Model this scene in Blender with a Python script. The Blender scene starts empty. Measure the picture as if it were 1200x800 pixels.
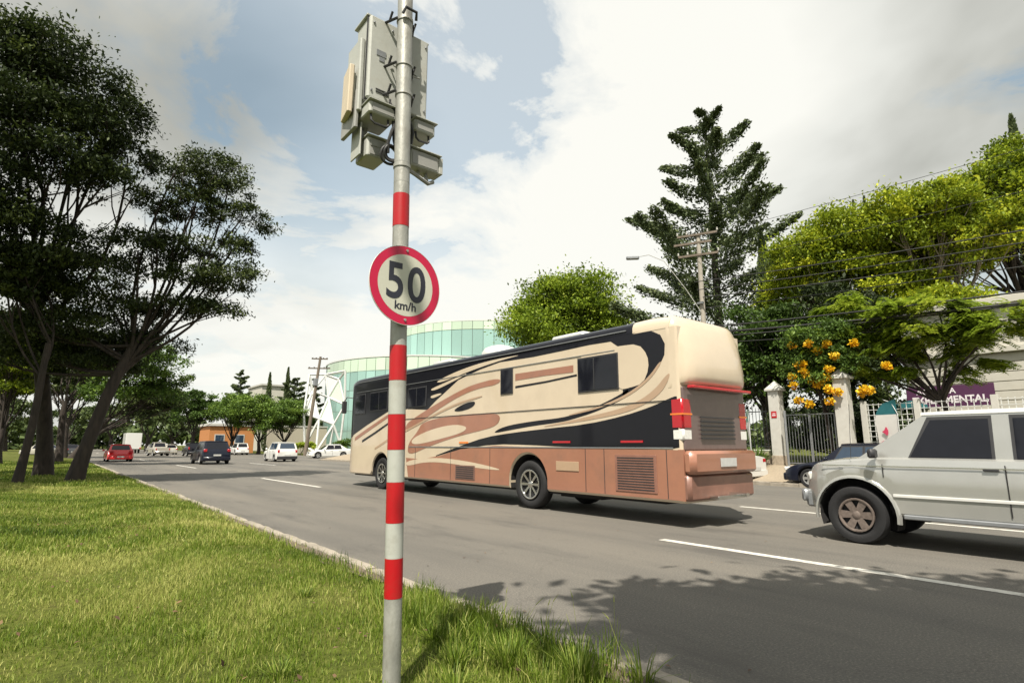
import bpy, math, random
import numpy as np
from mathutils import Vector, Matrix
R = math.radians
random.seed(7)
SC = bpy.context.scene
COL = SC.collection

# ------------------------------------------------------------------ camera
cam_d = bpy.data.cameras.new('camera')
cam_d.sensor_width = 36.0
cam_d.lens = 660.0 * 36.0 / 1200.0
cam_d.clip_start = 0.05
cam_d.clip_end = 3000
cam = bpy.data.objects.new('camera', cam_d)
COL.objects.link(cam)
cam.location = (0, 0, 1.4)
cam.rotation_euler = (R(90 + 10.389), 0, R(-39.238))
SC.camera = cam

# ------------------------------------------------------------------ light
# broad features of the cloud deck: (direction, sharpness, amount)
GAPS = [((0.515, 0.63, 0.581), 45, -0.173), ((0.623, 0.626, 0.468), 80, -0.103), ((0.333, 0.853, 0.403), 37.5, -0.166), ((0.206, 0.793, 0.574), 52.5, -0.187), ((0.37, 0.756, 0.54), 60, -0.103), ((0.718, 0.321, 0.617), 250, -0.121), ((0.076, 0.881, 0.468), 40, 0.154), ((0.704, 0.459, 0.542), 30, 0.22), ((0.474, 0.863, 0.177), 25, 0.165), ((0.748, 0.551, 0.37), 40, 0.11)]
BELLIES = [((0.874, 0.087, 0.478), 15, 0.34), ((-0.118, 0.833, 0.541), 11, 0.3), ((0.911, 0.167, 0.376), 40, 0.06), ((0.123, 0.824, 0.552), 60, 0.04), ((0.507, 0.81, 0.295), 9, -0.22), ((0.754, 0.402, 0.519), 22, -0.26), ((0.561, 0.521, 0.644), 30, -0.22)]
SUN_EL, SUN_AZ = 58.0, 230.7          # azimuth clockwise from +Y
sun_d = bpy.data.lights.new('sun', 'SUN')
sun_d.energy = 5.0
sun_d.angle = R(0.55)
sun_d.color = (1.0, 0.93, 0.82)
sun = bpy.data.objects.new('sun', sun_d)
COL.objects.link(sun)
sdir = Vector((math.sin(R(SUN_AZ)) * math.cos(R(SUN_EL)), math.cos(R(SUN_AZ)) * math.cos(R(SUN_EL)), math.sin(R(SUN_EL))))
sun.rotation_euler = sdir.to_track_quat('Z', 'Y').to_euler()
SC.view_settings.view_transform = 'Standard'
SC.view_settings.look = 'None'
SC.view_settings.exposure = 0.72
SC.view_settings.gamma = 1.0
SC.view_settings.use_curve_mapping = False
SC.cycles.max_bounces = 6
SC.cycles.transparent_max_bounces = 8

world = bpy.data.worlds.new('World')
SC.world = world
world.use_nodes = True
nt = world.node_tree
nt.nodes.clear()
def N(t, typ, **kw):
    n = t.nodes.new(typ)
    for k, v in kw.items():
        if k in ('operation', 'blend_type', 'data_type', 'noise_dimensions', 'sky_type', 'attribute_name', 'interpolation', 'feature', 'distance', 'bands_direction', 'wave_type', 'vector_type'):
            setattr(n, k, v)
        else:
            n.inputs[k].default_value = v
    return n
def L(t, a, b): t.links.new(a, b)
def ramp(t, pts):
    n = t.nodes.new('ShaderNodeValToRGB')
    while len(n.color_ramp.elements) < len(pts): n.color_ramp.elements.new(0.5)
    for e, (p, c) in zip(n.color_ramp.elements, pts):
        e.position = p
        e.color = (*c, 1) if len(c) == 3 else c
    return n
sky = nt.nodes.new('ShaderNodeTexSky')
sky.sky_type = 'NISHITA'
sky.sun_disc = False
sky.sun_elevation = R(SUN_EL)
sky.sun_rotation = R(SUN_AZ)
sky.air_density = 1.0
sky.dust_density = 3.0
sky.ozone_density = 1.0
tc = nt.nodes.new('ShaderNodeTexCoord')
sep = nt.nodes.new('ShaderNodeSeparateXYZ'); L(nt, tc.outputs['Generated'], sep.inputs[0])
zc = N(nt, 'ShaderNodeMath', operation='MAXIMUM'); L(nt, sep.outputs['Z'], zc.inputs[0]); zc.inputs[1].default_value = 0.0
za = N(nt, 'ShaderNodeMath', operation='ADD'); L(nt, zc.outputs[0], za.inputs[0]); za.inputs[1].default_value = 0.22
dv = N(nt, 'ShaderNodeVectorMath', operation='DIVIDE'); L(nt, tc.outputs['Generated'], dv.inputs[0])
cz = nt.nodes.new('ShaderNodeCombineXYZ')
for i in range(3): L(nt, za.outputs[0], cz.inputs[i])
L(nt, cz.outputs[0], dv.inputs[1])
mp = nt.nodes.new('ShaderNodeMapping'); mp.inputs['Location'].default_value = (0.9, 2.35, 0.0); mp.inputs['Scale'].default_value = (1, 1, 0.4)
L(nt, dv.outputs[0], mp.inputs[0])
n1 = N(nt, 'ShaderNodeTexNoise', Scale=2.1, Detail=11.0, Roughness=0.60, Distortion=0.35); L(nt, mp.outputs[0], n1.inputs['Vector'])
n2 = N(nt, 'ShaderNodeTexNoise', Scale=0.9, Detail=5.0, Roughness=0.5); L(nt, mp.outputs[0], n2.inputs['Vector'])
n2.inputs['Distortion'].default_value = 0.4
def lobe(d, sharp, amp):
    """a broad cloud feature around direction d, value amp at its middle"""
    v = Vector(d).normalized(); dn = N(nt, 'ShaderNodeVectorMath', operation='DOT_PRODUCT'); L(nt, tc.outputs['Generated'], dn.inputs[0]); dn.inputs[1].default_value = v
    s = N(nt, 'ShaderNodeMath', operation='SUBTRACT'); L(nt, dn.outputs['Value'], s.inputs[0]); s.inputs[1].default_value = 1.0
    m = N(nt, 'ShaderNodeMath', operation='MULTIPLY'); L(nt, s.outputs[0], m.inputs[0]); m.inputs[1].default_value = sharp
    e = N(nt, 'ShaderNodeMath', operation='EXPONENT'); L(nt, m.outputs[0], e.inputs[0])
    o = N(nt, 'ShaderNodeMath', operation='MULTIPLY'); L(nt, e.outputs[0], o.inputs[0]); o.inputs[1].default_value = amp
    return o.outputs[0]
def summed(outs, base=None):
    cur = base
    for o in outs:
        if cur is None: cur = o; continue
        s = N(nt, 'ShaderNodeMath', operation='ADD'); L(nt, cur, s.inputs[0]); L(nt, o, s.inputs[1]); cur = s.outputs[0]
    return cur
dens = summed([lobe(d, s_, a_) for d, s_, a_ in GAPS], n1.outputs['Fac'])
r1 = ramp(nt, [(0.335, (0, 0, 0)), (0.43, (0.8, 0.8, 0.8)), (0.52, (1, 1, 1))]); L(nt, dens, r1.inputs[0])
hz = ramp(nt, [(0.0, (1, 1, 1)), (0.28, (0.75, 0.75, 0.75)), (0.6, (0.0, 0.0, 0.0))]); L(nt, sep.outputs['Z'], hz.inputs[0])
mx = N(nt, 'ShaderNodeMath', operation='MAXIMUM'); L(nt, r1.outputs[0], mx.inputs[0]); L(nt, hz.outputs[0], mx.inputs[1])
mxs = N(nt, 'ShaderNodeMath', operation='MULTIPLY'); L(nt, mx.outputs[0], mxs.inputs[0]); mxs.inputs[1].default_value = 0.97
mxa = N(nt, 'ShaderNodeMath', operation='MAXIMUM'); L(nt, mxs.outputs[0], mxa.inputs[0]); mxa.inputs[1].default_value = 0.47
# cloud brightness: thick grey bellies here and there, bright thin cloud low down
gry = summed([lobe(d, s_, a_) for d, s_, a_ in BELLIES], n2.outputs['Fac'])
r2 = ramp(nt, [(0.42, (0.84, 0.83, 0.77)), (0.58, (0.70, 0.70, 0.65)), (0.78, (0.40, 0.40, 0.36)), (1.0, (0.20, 0.20, 0.175))]); L(nt, gry, r2.inputs[0])
cm = nt.nodes.new('ShaderNodeMix'); cm.data_type = 'RGBA'; cm.inputs['Factor'].default_value = 0.0
L(nt, r2.outputs[0], cm.inputs['A']); L(nt, r2.outputs[0], cm.inputs['B'])
bg1 = nt.nodes.new('ShaderNodeBackground'); bg1.inputs['Strength'].default_value = 0.12
sk = nt.nodes.new('ShaderNodeMix'); sk.data_type = 'RGBA'; sk.blend_type = 'MULTIPLY'; sk.inputs['Factor'].default_value = 1; L(nt, sky.outputs[0], sk.inputs['A']); sk.inputs['B'].default_value = (0.80, 1.06, 0.98, 1); L(nt, sk.outputs['Result'], bg1.inputs['Color'])
bg2 = nt.nodes.new('ShaderNodeBackground'); bg2.inputs['Strength'].default_value = 0.73; L(nt, cm.outputs['Result'], bg2.inputs['Color'])
ms = nt.nodes.new('ShaderNodeMixShader'); L(nt, mxa.outputs[0], ms.inputs[0]); L(nt, bg1.outputs[0], ms.inputs[1]); L(nt, bg2.outputs[0], ms.inputs[2])
wo = nt.nodes.new('ShaderNodeOutputWorld'); L(nt, ms.outputs[0], wo.inputs[0])

# ------------------------------------------------------------------ materials
def new_mat(name):
    m = bpy.data.materials.new(name); m.use_nodes = True
    t = m.node_tree; b = t.nodes['Principled BSDF']
    return m, t, b
def mat(name, col, rough=0.6, metal=0.0, var=0.12, scale=6.0, bump=0.0, bscale=40.0, coat=0.0, stretch=(1, 1, 1), spec=0.5, dirt=None):
    m, t, b = new_mat(name)
    if metal < .5: col = tuple(c * .88 for c in col)
    tcn = t.nodes.new('ShaderNodeTexCoord'); mpn = t.nodes.new('ShaderNodeMapping'); mpn.inputs['Scale'].default_value = stretch
    L(t, tcn.outputs['Object'], mpn.inputs[0])
    no = N(t, 'ShaderNodeTexNoise', Scale=scale, Detail=6.0, Roughness=0.6); L(t, mpn.outputs[0], no.inputs['Vector'])
    lo = tuple(max(0, c * (1 - var)) for c in col); hi = tuple(min(1, c * (1 + var)) for c in col)
    r = ramp(t, [(0.3, lo), (0.7, hi)]); L(t, no.outputs['Fac'], r.inputs[0])
    out = r.outputs[0]
    if dirt:
        nd = N(t, 'ShaderNodeTexNoise', Scale=dirt[1], Detail=8.0, Roughness=0.7); L(t, mpn.outputs[0], nd.inputs['Vector'])
        rd = ramp(t, [(0.5, (0, 0, 0)), (0.72, (1, 1, 1))]); L(t, nd.outputs['Fac'], rd.inputs[0])
        md = N(t, 'ShaderNodeMath', operation='MULTIPLY'); L(t, rd.outputs[0], md.inputs[0]); md.inputs[1].default_value = dirt[2]
        mi = t.nodes.new('ShaderNodeMix'); mi.data_type = 'RGBA'; L(t, md.outputs[0], mi.inputs['Factor']); L(t, out, mi.inputs['A']); mi.inputs['B'].default_value = (*dirt[0], 1)
        out = mi.outputs['Result']
    L(t, out, b.inputs['Base Color'])
    b.inputs['Roughness'].default_value = rough; b.inputs['Metallic'].default_value = metal
    b.inputs['Coat Weight'].default_value = coat; b.inputs['Coat Roughness'].default_value = 0.05
    b.inputs['Specular IOR Level'].default_value = spec
    if bump:
        nb = N(t, 'ShaderNodeTexNoise', Scale=bscale, Detail=5.0); L(t, mpn.outputs[0], nb.inputs['Vector'])
        bn = t.nodes.new('ShaderNodeBump'); bn.inputs['Strength'].default_value = bump; bn.inputs['Distance'].default_value = 0.02
        L(t, nb.outputs['Fac'], bn.inputs['Height']); L(t, bn.outputs[0], b.inputs['Normal'])
    return m
def leaf_mat(name, dark, mid, light, trans=0.3):
    m, t, b = new_mat(name)
    a = t.nodes.new('ShaderNodeAttribute'); a.attribute_name = 'tint'
    r = ramp(t, [(0.0, dark), (0.5, mid), (1.0, light)]); L(t, a.outputs['Fac'], r.inputs[0])
    L(t, r.outputs[0], b.inputs['Base Color']); b.inputs['Roughness'].default_value = 0.55; b.inputs['Specular IOR Level'].default_value = 0.3
    tr = t.nodes.new('ShaderNodeBsdfTranslucent'); L(t, r.outputs[0], tr.inputs[0])
    mx = t.nodes.new('ShaderNodeMixShader'); mx.inputs[0].default_value = trans
    L(t, b.outputs[0], mx.inputs[1]); L(t, tr.outputs[0], mx.inputs[2]); L(t, mx.outputs[0], t.nodes['Material Output'].inputs[0])
    return m
M = {}
M['cream'] = mat('cream_paint', (0.60, 0.50, 0.37), 0.3, var=0.04, scale=1.5, coat=0.6, dirt=((0.42, 0.34, 0.25), 1.3, 0.35))
M['brown'] = mat('copper_paint', (0.33, 0.15, 0.095), 0.32, var=0.08, scale=1.2, coat=0.5, dirt=((0.17, 0.10, 0.075), 1.6, 0.45))
M['tan'] = mat('tan_paint', (0.42, 0.29, 0.19), 0.3, var=0.03, coat=0.5)
M['black'] = mat('black_paint', (0.006, 0.006, 0.010), 0.3, var=0.1, coat=0.25, spec=0.25)
M['glass'] = mat('dark_glass', (0.010, 0.011, 0.016), 0.05, var=0.1, coat=0.0, spec=0.35)
M['glass_blue'] = mat('tinted_glass', (0.02, 0.04, 0.07), 0.05, var=0.1, spec=0.9)
M['rubber'] = mat('rubber', (0.011, 0.011, 0.012), 0.8, var=0.2, bump=0.2)
M['chrome'] = mat('chrome', (0.62, 0.61, 0.58), 0.22, 1.0, var=0.05)
M['alloy'] = mat('alloy', (0.55, 0.55, 0.54), 0.35, 0.8, var=0.06)
M['rustrim'] = mat('dusty_steel', (0.17, 0.135, 0.115), 0.6, 0.3, var=0.3, scale=20)
M['plastic'] = mat('black_plastic', (0.03, 0.03, 0.033), 0.55, var=0.15)
M['under'] = mat('underbody', (0.015, 0.014, 0.014), 0.9)
M['taillight'] = mat('red_lens', (0.42, 0.004, 0.012), 0.18, var=0.08, coat=0.5)
M['orange_lens'] = mat('orange_lens', (0.75, 0.2, 0.03), 0.2)
M['clearlens'] = mat('clear_lens', (0.72, 0.72, 0.68), 0.12, var=0.1, scale=30)
M['plate'] = mat('number_plate', (0.5, 0.5, 0.48), 0.5)
M['white'] = mat('white_paint', (0.66, 0.66, 0.63), 0.3, var=0.02, coat=0.4)
M['silver'] = mat('silver_paint', (0.41, 0.41, 0.385), 0.24, 0.5, var=0.05, scale=2.0, coat=0.6)
M['red'] = mat('red_paint', (0.62, 0.01, 0.015), 0.28, var=0.04, coat=0.6)
M['navy'] = mat('navy_paint', (0.006, 0.008, 0.018), 0.3, var=0.05, coat=0.3, spec=.3)
M['darkgrey'] = mat('dark_grey_paint', (0.05, 0.052, 0.055), 0.28, coat=0.5)
M['champagne'] = mat('champagne_paint', (0.5, 0.47, 0.4), 0.3, 0.3, coat=0.5)
M['galv'] = mat('galvanised_steel', (0.38, 0.38, 0.345), 0.5, 0.35, var=0.28, scale=9, bump=0.12, bscale=60, stretch=(1, 1, 0.5), dirt=((0.20, 0.18, 0.15), 11, 0.75))
M['bandred'] = mat('red_reflective_tape', (0.42, 0.003, 0.008), 0.42, var=0.05, dirt=((0.26, 0.03, 0.02), 9, 0.6))
M['bandgrey'] = mat('grey_reflective_tape', (0.42, 0.43, 0.39), 0.45, var=0.07, dirt=((0.25, 0.24, 0.20), 9, 0.6))
M['signred'] = mat('sign_red', (0.55, 0.002, 0.05), 0.4, var=0.03)
M['signwhite'] = mat('sign_white', (0.58, 0.58, 0.48), 0.45, var=0.03, dirt=((0.5, 0.49, 0.40), 8, 0.3))
M['signblack'] = mat('sign_black', (0.02, 0.022, 0.035), 0.5)
M['box'] = mat('cabinet_paint', (0.43, 0.44, 0.405), 0.5, var=0.08, scale=5, bump=0.05, dirt=((0.34, 0.31, 0.25), 7, 0.5))
M['boxdark'] = mat('cabinet_grey', (0.30, 0.30, 0.28), 0.5, var=0.1)
M['antenna'] = mat('antenna_plastic', (0.66, 0.56, 0.42), 0.5, var=0.05)
M['cable'] = mat('black_cable', (0.02, 0.02, 0.02), 0.6)
M['bark'] = mat('bark', (0.036, 0.027, 0.021), 0.9, var=0.5, scale=7, bump=0.9, bscale=12, stretch=(1, 1, 0.25))
M['barkpale'] = mat('pale_bark', (0.20, 0.165, 0.13), 0.9, var=0.4, scale=7, bump=0.8, bscale=12, stretch=(1, 1, 0.25))
M['timber'] = mat('weathered_timber', (0.15, 0.12, 0.09), 0.85, var=0.3, scale=8, stretch=(1, 1, 0.1), bump=0.3)
M['concrete'] = mat('concrete_pole', (0.34, 0.31, 0.26), 0.85, var=0.15, scale=6, bump=0.2)
M['wall'] = mat('white_render', (0.50, 0.48, 0.42), 0.85, var=0.07, scale=1.5, bump=0.1, dirt=((0.42, 0.39, 0.33), 2.0, 0.5))
M['wallcream'] = mat('beige_render', (0.42, 0.38, 0.30), 0.85, var=0.08)
M['pillar'] = mat('pillar_paint', (0.50, 0.49, 0.45), 0.8, var=0.06, scale=4, bump=0.1, dirt=((0.36, 0.34, 0.30), 5, 0.5))
M['orangewall'] = mat('orange_render', (0.46, 0.19, 0.06), 0.8, var=0.1)
M['iron'] = mat('black_iron', (0.03, 0.032, 0.035), 0.5, 0.4)
M['greysteel'] = mat('grey_steel', (0.24, 0.25, 0.26), 0.45, 0.5)
M['whitesteel'] = mat('white_steel', (0.60, 0.61, 0.59), 0.4)
M['purple'] = mat('purple_banner', (0.075, 0.018, 0.065), 0.6, var=0.06)
M['teal'] = mat('teal_print', (0.02, 0.15, 0.17), 0.6, var=0.08)
M['fabric'] = mat('white_fabric', (0.74, 0.72, 0.68), 0.7, var=0.04)
M['pink'] = mat('pink_print', (0.6, 0.05, 0.12), 0.6)
M['letter'] = mat('letter_white', (0.75, 0.70, 0.74), 0.6)
M['stone'] = mat('wall_stone', (0.36, 0.30, 0.23), 0.9, var=0.3, scale=6, bump=0.5)
M['soil'] = mat('soil', (0.13, 0.10, 0.07), 0.95, var=0.3, bump=0.4)
M['roadpaint'] = mat('road_paint', (0.62, 0.60, 0.54), 0.6, var=0.08, scale=6, dirt=((0.14, 0.13, 0.12), 7, 0.9))
M['kerb'] = mat('kerb_concrete', (0.30, 0.265, 0.215), 0.9, var=0.2, scale=4, bump=0.5, bscale=25, dirt=((0.18, 0.15, 0.11), 5, 0.6))
M['petal'] = leaf_mat('orange_petals', (0.62, 0.26, 0.008), (0.74, 0.47, 0.012), (0.80, 0.60, 0.05), 0.25)
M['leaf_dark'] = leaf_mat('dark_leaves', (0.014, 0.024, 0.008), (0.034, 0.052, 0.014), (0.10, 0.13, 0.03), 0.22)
M['leaf_mid'] = leaf_mat('mid_leaves', (0.035, 0.065, 0.012), (0.085, 0.15, 0.025), (0.19, 0.28, 0.04), 0.3)
M['leaf_bright'] = leaf_mat('bright_leaves', (0.07, 0.11, 0.012), (0.22, 0.31, 0.025), (0.40, 0.46, 0.05), 0.40)
M['leaf_yellow'] = leaf_mat('yellowish_leaves', (0.06, 0.095, 0.012), (0.23, 0.30, 0.018), (0.48, 0.49, 0.03), 0.32)
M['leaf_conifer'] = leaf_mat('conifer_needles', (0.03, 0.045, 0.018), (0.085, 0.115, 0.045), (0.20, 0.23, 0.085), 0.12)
M['grass'] = leaf_mat('grass_blades', (0.034, 0.068, 0.007), (0.145, 0.215, 0.018), (0.42, 0.42, 0.13), 0.35)
M['far'] = leaf_mat('far_leaves', (0.03, 0.05, 0.015), (0.07, 0.10, 0.03), (0.13, 0.17, 0.045), 0.2)

def asphalt():
    m, t, b = new_mat('asphalt')
    tcn = t.nodes.new('ShaderNodeTexCoord')
    ag = N(t, 'ShaderNodeTexNoise', Scale=55.0, Detail=4.0, Roughness=0.75); L(t, tcn.outputs['Object'], ag.inputs['Vector'])
    big = N(t, 'ShaderNodeTexNoise', Scale=0.35, Detail=6.0, Roughness=0.6)
    ml = t.nodes.new('ShaderNodeMapping'); ml.inputs['Scale'].default_value = (1.6, 0.22, 1); L(t, tcn.outputs['Object'], ml.inputs[0]); L(t, ml.outputs[0], big.inputs['Vector'])
    r = ramp(t, [(0.25, (0.086, 0.082, 0.074)), (0.5, (0.128, 0.119, 0.103)), (0.8, (0.172, 0.156, 0.130))]); L(t, big.outputs['Fac'], r.inputs[0])
    ra = ramp(t, [(0.3, (0.6, 0.6, 0.62)), (0.55, (1.0, 1.0, 1.0)), (0.72, (1.9, 1.85, 1.7))]); L(t, ag.outputs['Fac'], ra.inputs[0])
    mu = t.nodes.new('ShaderNodeMix'); mu.data_type = 'RGBA'; mu.blend_type = 'MULTIPLY'; mu.inputs['Factor'].default_value = 1
    L(t, r.outputs[0], mu.inputs['A']); L(t, ra.outputs[0], mu.inputs['B'])
    # oil stains and patches worn along the wheel tracks
    sx = t.nodes.new('ShaderNodeSeparateXYZ'); L(t, tcn.outputs['Object'], sx.inputs[0])
    st = N(t, 'ShaderNodeTexNoise', Scale=1.0, Detail=7.0, Roughness=0.65); m2 = t.nodes.new('ShaderNodeMapping'); m2.inputs['Scale'].default_value = (1.2, 0.3, 1); m2.inputs['Location'].default_value = (3, 9, 0)
    L(t, tcn.outputs['Object'], m2.inputs[0]); L(t, m2.outputs[0], st.inputs['Vector'])
    rs = ramp(t, [(0.54, (0, 0, 0)), (0.70, (0.75, 0.75, 0.75))]); L(t, st.outputs['Fac'], rs.inputs[0])
    mi = t.nodes.new('ShaderNodeMix'); mi.data_type = 'RGBA'; L(t, rs.outputs[0], mi.inputs['Factor']); L(t, mu.outputs['Result'], mi.inputs['A']); mi.inputs['B'].default_value = (0.068, 0.064, 0.058, 1)
    # thin cracks
    vo = N(t, 'ShaderNodeTexVoronoi', feature='DISTANCE_TO_EDGE', Scale=0.32)
    nz = N(t, 'ShaderNodeTexNoise', Scale=2.5, Detail=4.0); L(t, tcn.outputs['Object'], nz.inputs['Vector'])
    va = N(t, 'ShaderNodeVectorMath', operation='MULTIPLY_ADD'); L(t, nz.outputs['Color'], va.inputs[0]); va.inputs[1].default_value = (0.8, 0.8, 0); L(t, tcn.outputs['Object'], va.inputs[2]); L(t, va.outputs[0], vo.inputs['Vector'])
    rc = ramp(t, [(0.0, (0.32, 0.32, 0.32)), (0.004, (0, 0, 0))]); L(t, vo.outputs['Distance'], rc.inputs[0])
    mc = t.nodes.new('ShaderNodeMix'); mc.data_type = 'RGBA'; L(t, rc.outputs[0], mc.inputs['Factor']); L(t, mi.outputs['Result'], mc.inputs['A']); mc.inputs['B'].default_value = (0.05, 0.045, 0.04, 1)
    L(t, mc.outputs['Result'], b.inputs['Base Color'])
    b.inputs['Roughness'].default_value = 0.82; b.inputs['Specular IOR Level'].default_value = 0.35
    bn = t.nodes.new('ShaderNodeBump'); bn.inputs['Strength'].default_value = 0.5; bn.inputs['Distance'].default_value = 0.01
    L(t, ag.outputs['Fac'], bn.inputs['Height']); L(t, bn.outputs[0], b.inputs['Normal'])
    return m
M['asphalt'] = asphalt()
def lawnmat():
    m, t, b = new_mat('lawn_earth')
    tcn = t.nodes.new('ShaderNodeTexCoord')
    a = N(t, 'ShaderNodeTexNoise', Scale=0.5, Detail=7.0, Roughness=0.65); L(t, tcn.outputs['Object'], a.inputs['Vector'])
    r = ramp(t, [(0.3, (0.035, 0.045, 0.01)), (0.5, (0.075, 0.09, 0.018)), (0.72, (0.13, 0.11, 0.04))]); L(t, a.outputs['Fac'], r.inputs[0])
    f = N(t, 'ShaderNodeTexNoise', Scale=18.0, Detail=5.0, Roughness=0.7); L(t, tcn.outputs['Object'], f.inputs['Vector'])
    rf = ramp(t, [(0.3, (0.5, 0.5, 0.5)), (0.7, (1.4, 1.4, 1.3))]); L(t, f.outputs['Fac'], rf.inputs[0])
    mu = t.nodes.new('ShaderNodeMix'); mu.data_type = 'RGBA'; mu.blend_type = 'MULTIPLY'; mu.inputs['Factor'].default_value = 1
    L(t, r.outputs[0], mu.inputs['A']); L(t, rf.outputs[0], mu.inputs['B']); L(t, mu.outputs['Result'], b.inputs['Base Color'])
    b.inputs['Roughness'].default_value = 1.0; b.inputs['Specular IOR Level'].default_value = 0.1
    bn = t.nodes.new('ShaderNodeBump'); bn.inputs['Strength'].default_value = 0.8; bn.inputs['Distance'].default_value = 0.03
    L(t, f.outputs['Fac'], bn.inputs['Height']); L(t, bn.outputs[0], b.inputs['Normal'])
    return m
M['lawn'] = lawnmat()
M['pavement'] = mat('gravel_pavement', (0.30, 0.245, 0.175), 0.9, var=0.22, scale=14, bump=0.5, bscale=50)
def tower_glass(name, col, rough, metal):
    m, t, b = new_mat(name)
    oi = t.nodes.new('ShaderNodeObjectInfo')
    r = ramp(t, [(0.0, tuple(c * 0.82 for c in col)), (1.0, tuple(min(1, c * 1.15) for c in col))]); L(t, oi.outputs['Random'], r.inputs[0])
    L(t, r.outputs[0], b.inputs['Base Color']); b.inputs['Roughness'].default_value = rough; b.inputs['Metallic'].default_value = metal
    return m
M['tglass'] = tower_glass('green_glass', (0.36, 0.56, 0.50), 0.18, 0.45)
M['tglass_pale'] = tower_glass('pale_green_glass', (0.52, 0.64, 0.50), 0.3, 0.25)
M['tglass_tree_reflection'] = tower_glass('tree_reflection_glass', (0.05, 0.10, 0.10), 0.06, 0.3)  # dark reflection of trees painted into the glass colour
M['mullion'] = mat('mullion', (0.22, 0.30, 0.27), 0.5, 0.3)

# ------------------------------------------------------------------ mesh helpers
def link(name, me, m=None, parent=None, smooth=False):
    o = bpy.data.objects.new(name, me); COL.objects.link(o)
    if m is not None and not me.materials:
        for q in (m if isinstance(m, (list, tuple)) else [m]): me.materials.append(q)
    if smooth and len(me.polygons): me.polygons.foreach_set('use_smooth', [True] * len(me.polygons))
    if parent: o.parent = parent
    return o
def tag(o, label=None, cat=None, group=None, kind=None):
    if label: o['label'] = label
    if cat: o['category'] = cat
    if group: o['group'] = group
    if kind: o['kind'] = kind
    return o
def empty(name, loc, label, cat, group=None, rz=0.0):
    o = bpy.data.objects.new(name, None); COL.objects.link(o); o.location = loc; o.rotation_euler = (0, 0, rz); o.empty_display_size = 0.3
    return tag(o, label, cat, group)
def dup(root, loc, rz=0.0, label=None, scale=None):
    r = root.copy(); COL.objects.link(r); r.location = loc; r.rotation_euler = (0, 0, rz)
    if label: r['label'] = label
    if scale: r.scale = scale
    def kids(a, b):
        for ch in list(a.children):
            c = ch.copy(); COL.objects.link(c); c.parent = b; kids(ch, c)
    kids(root, r)
    return r
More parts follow.
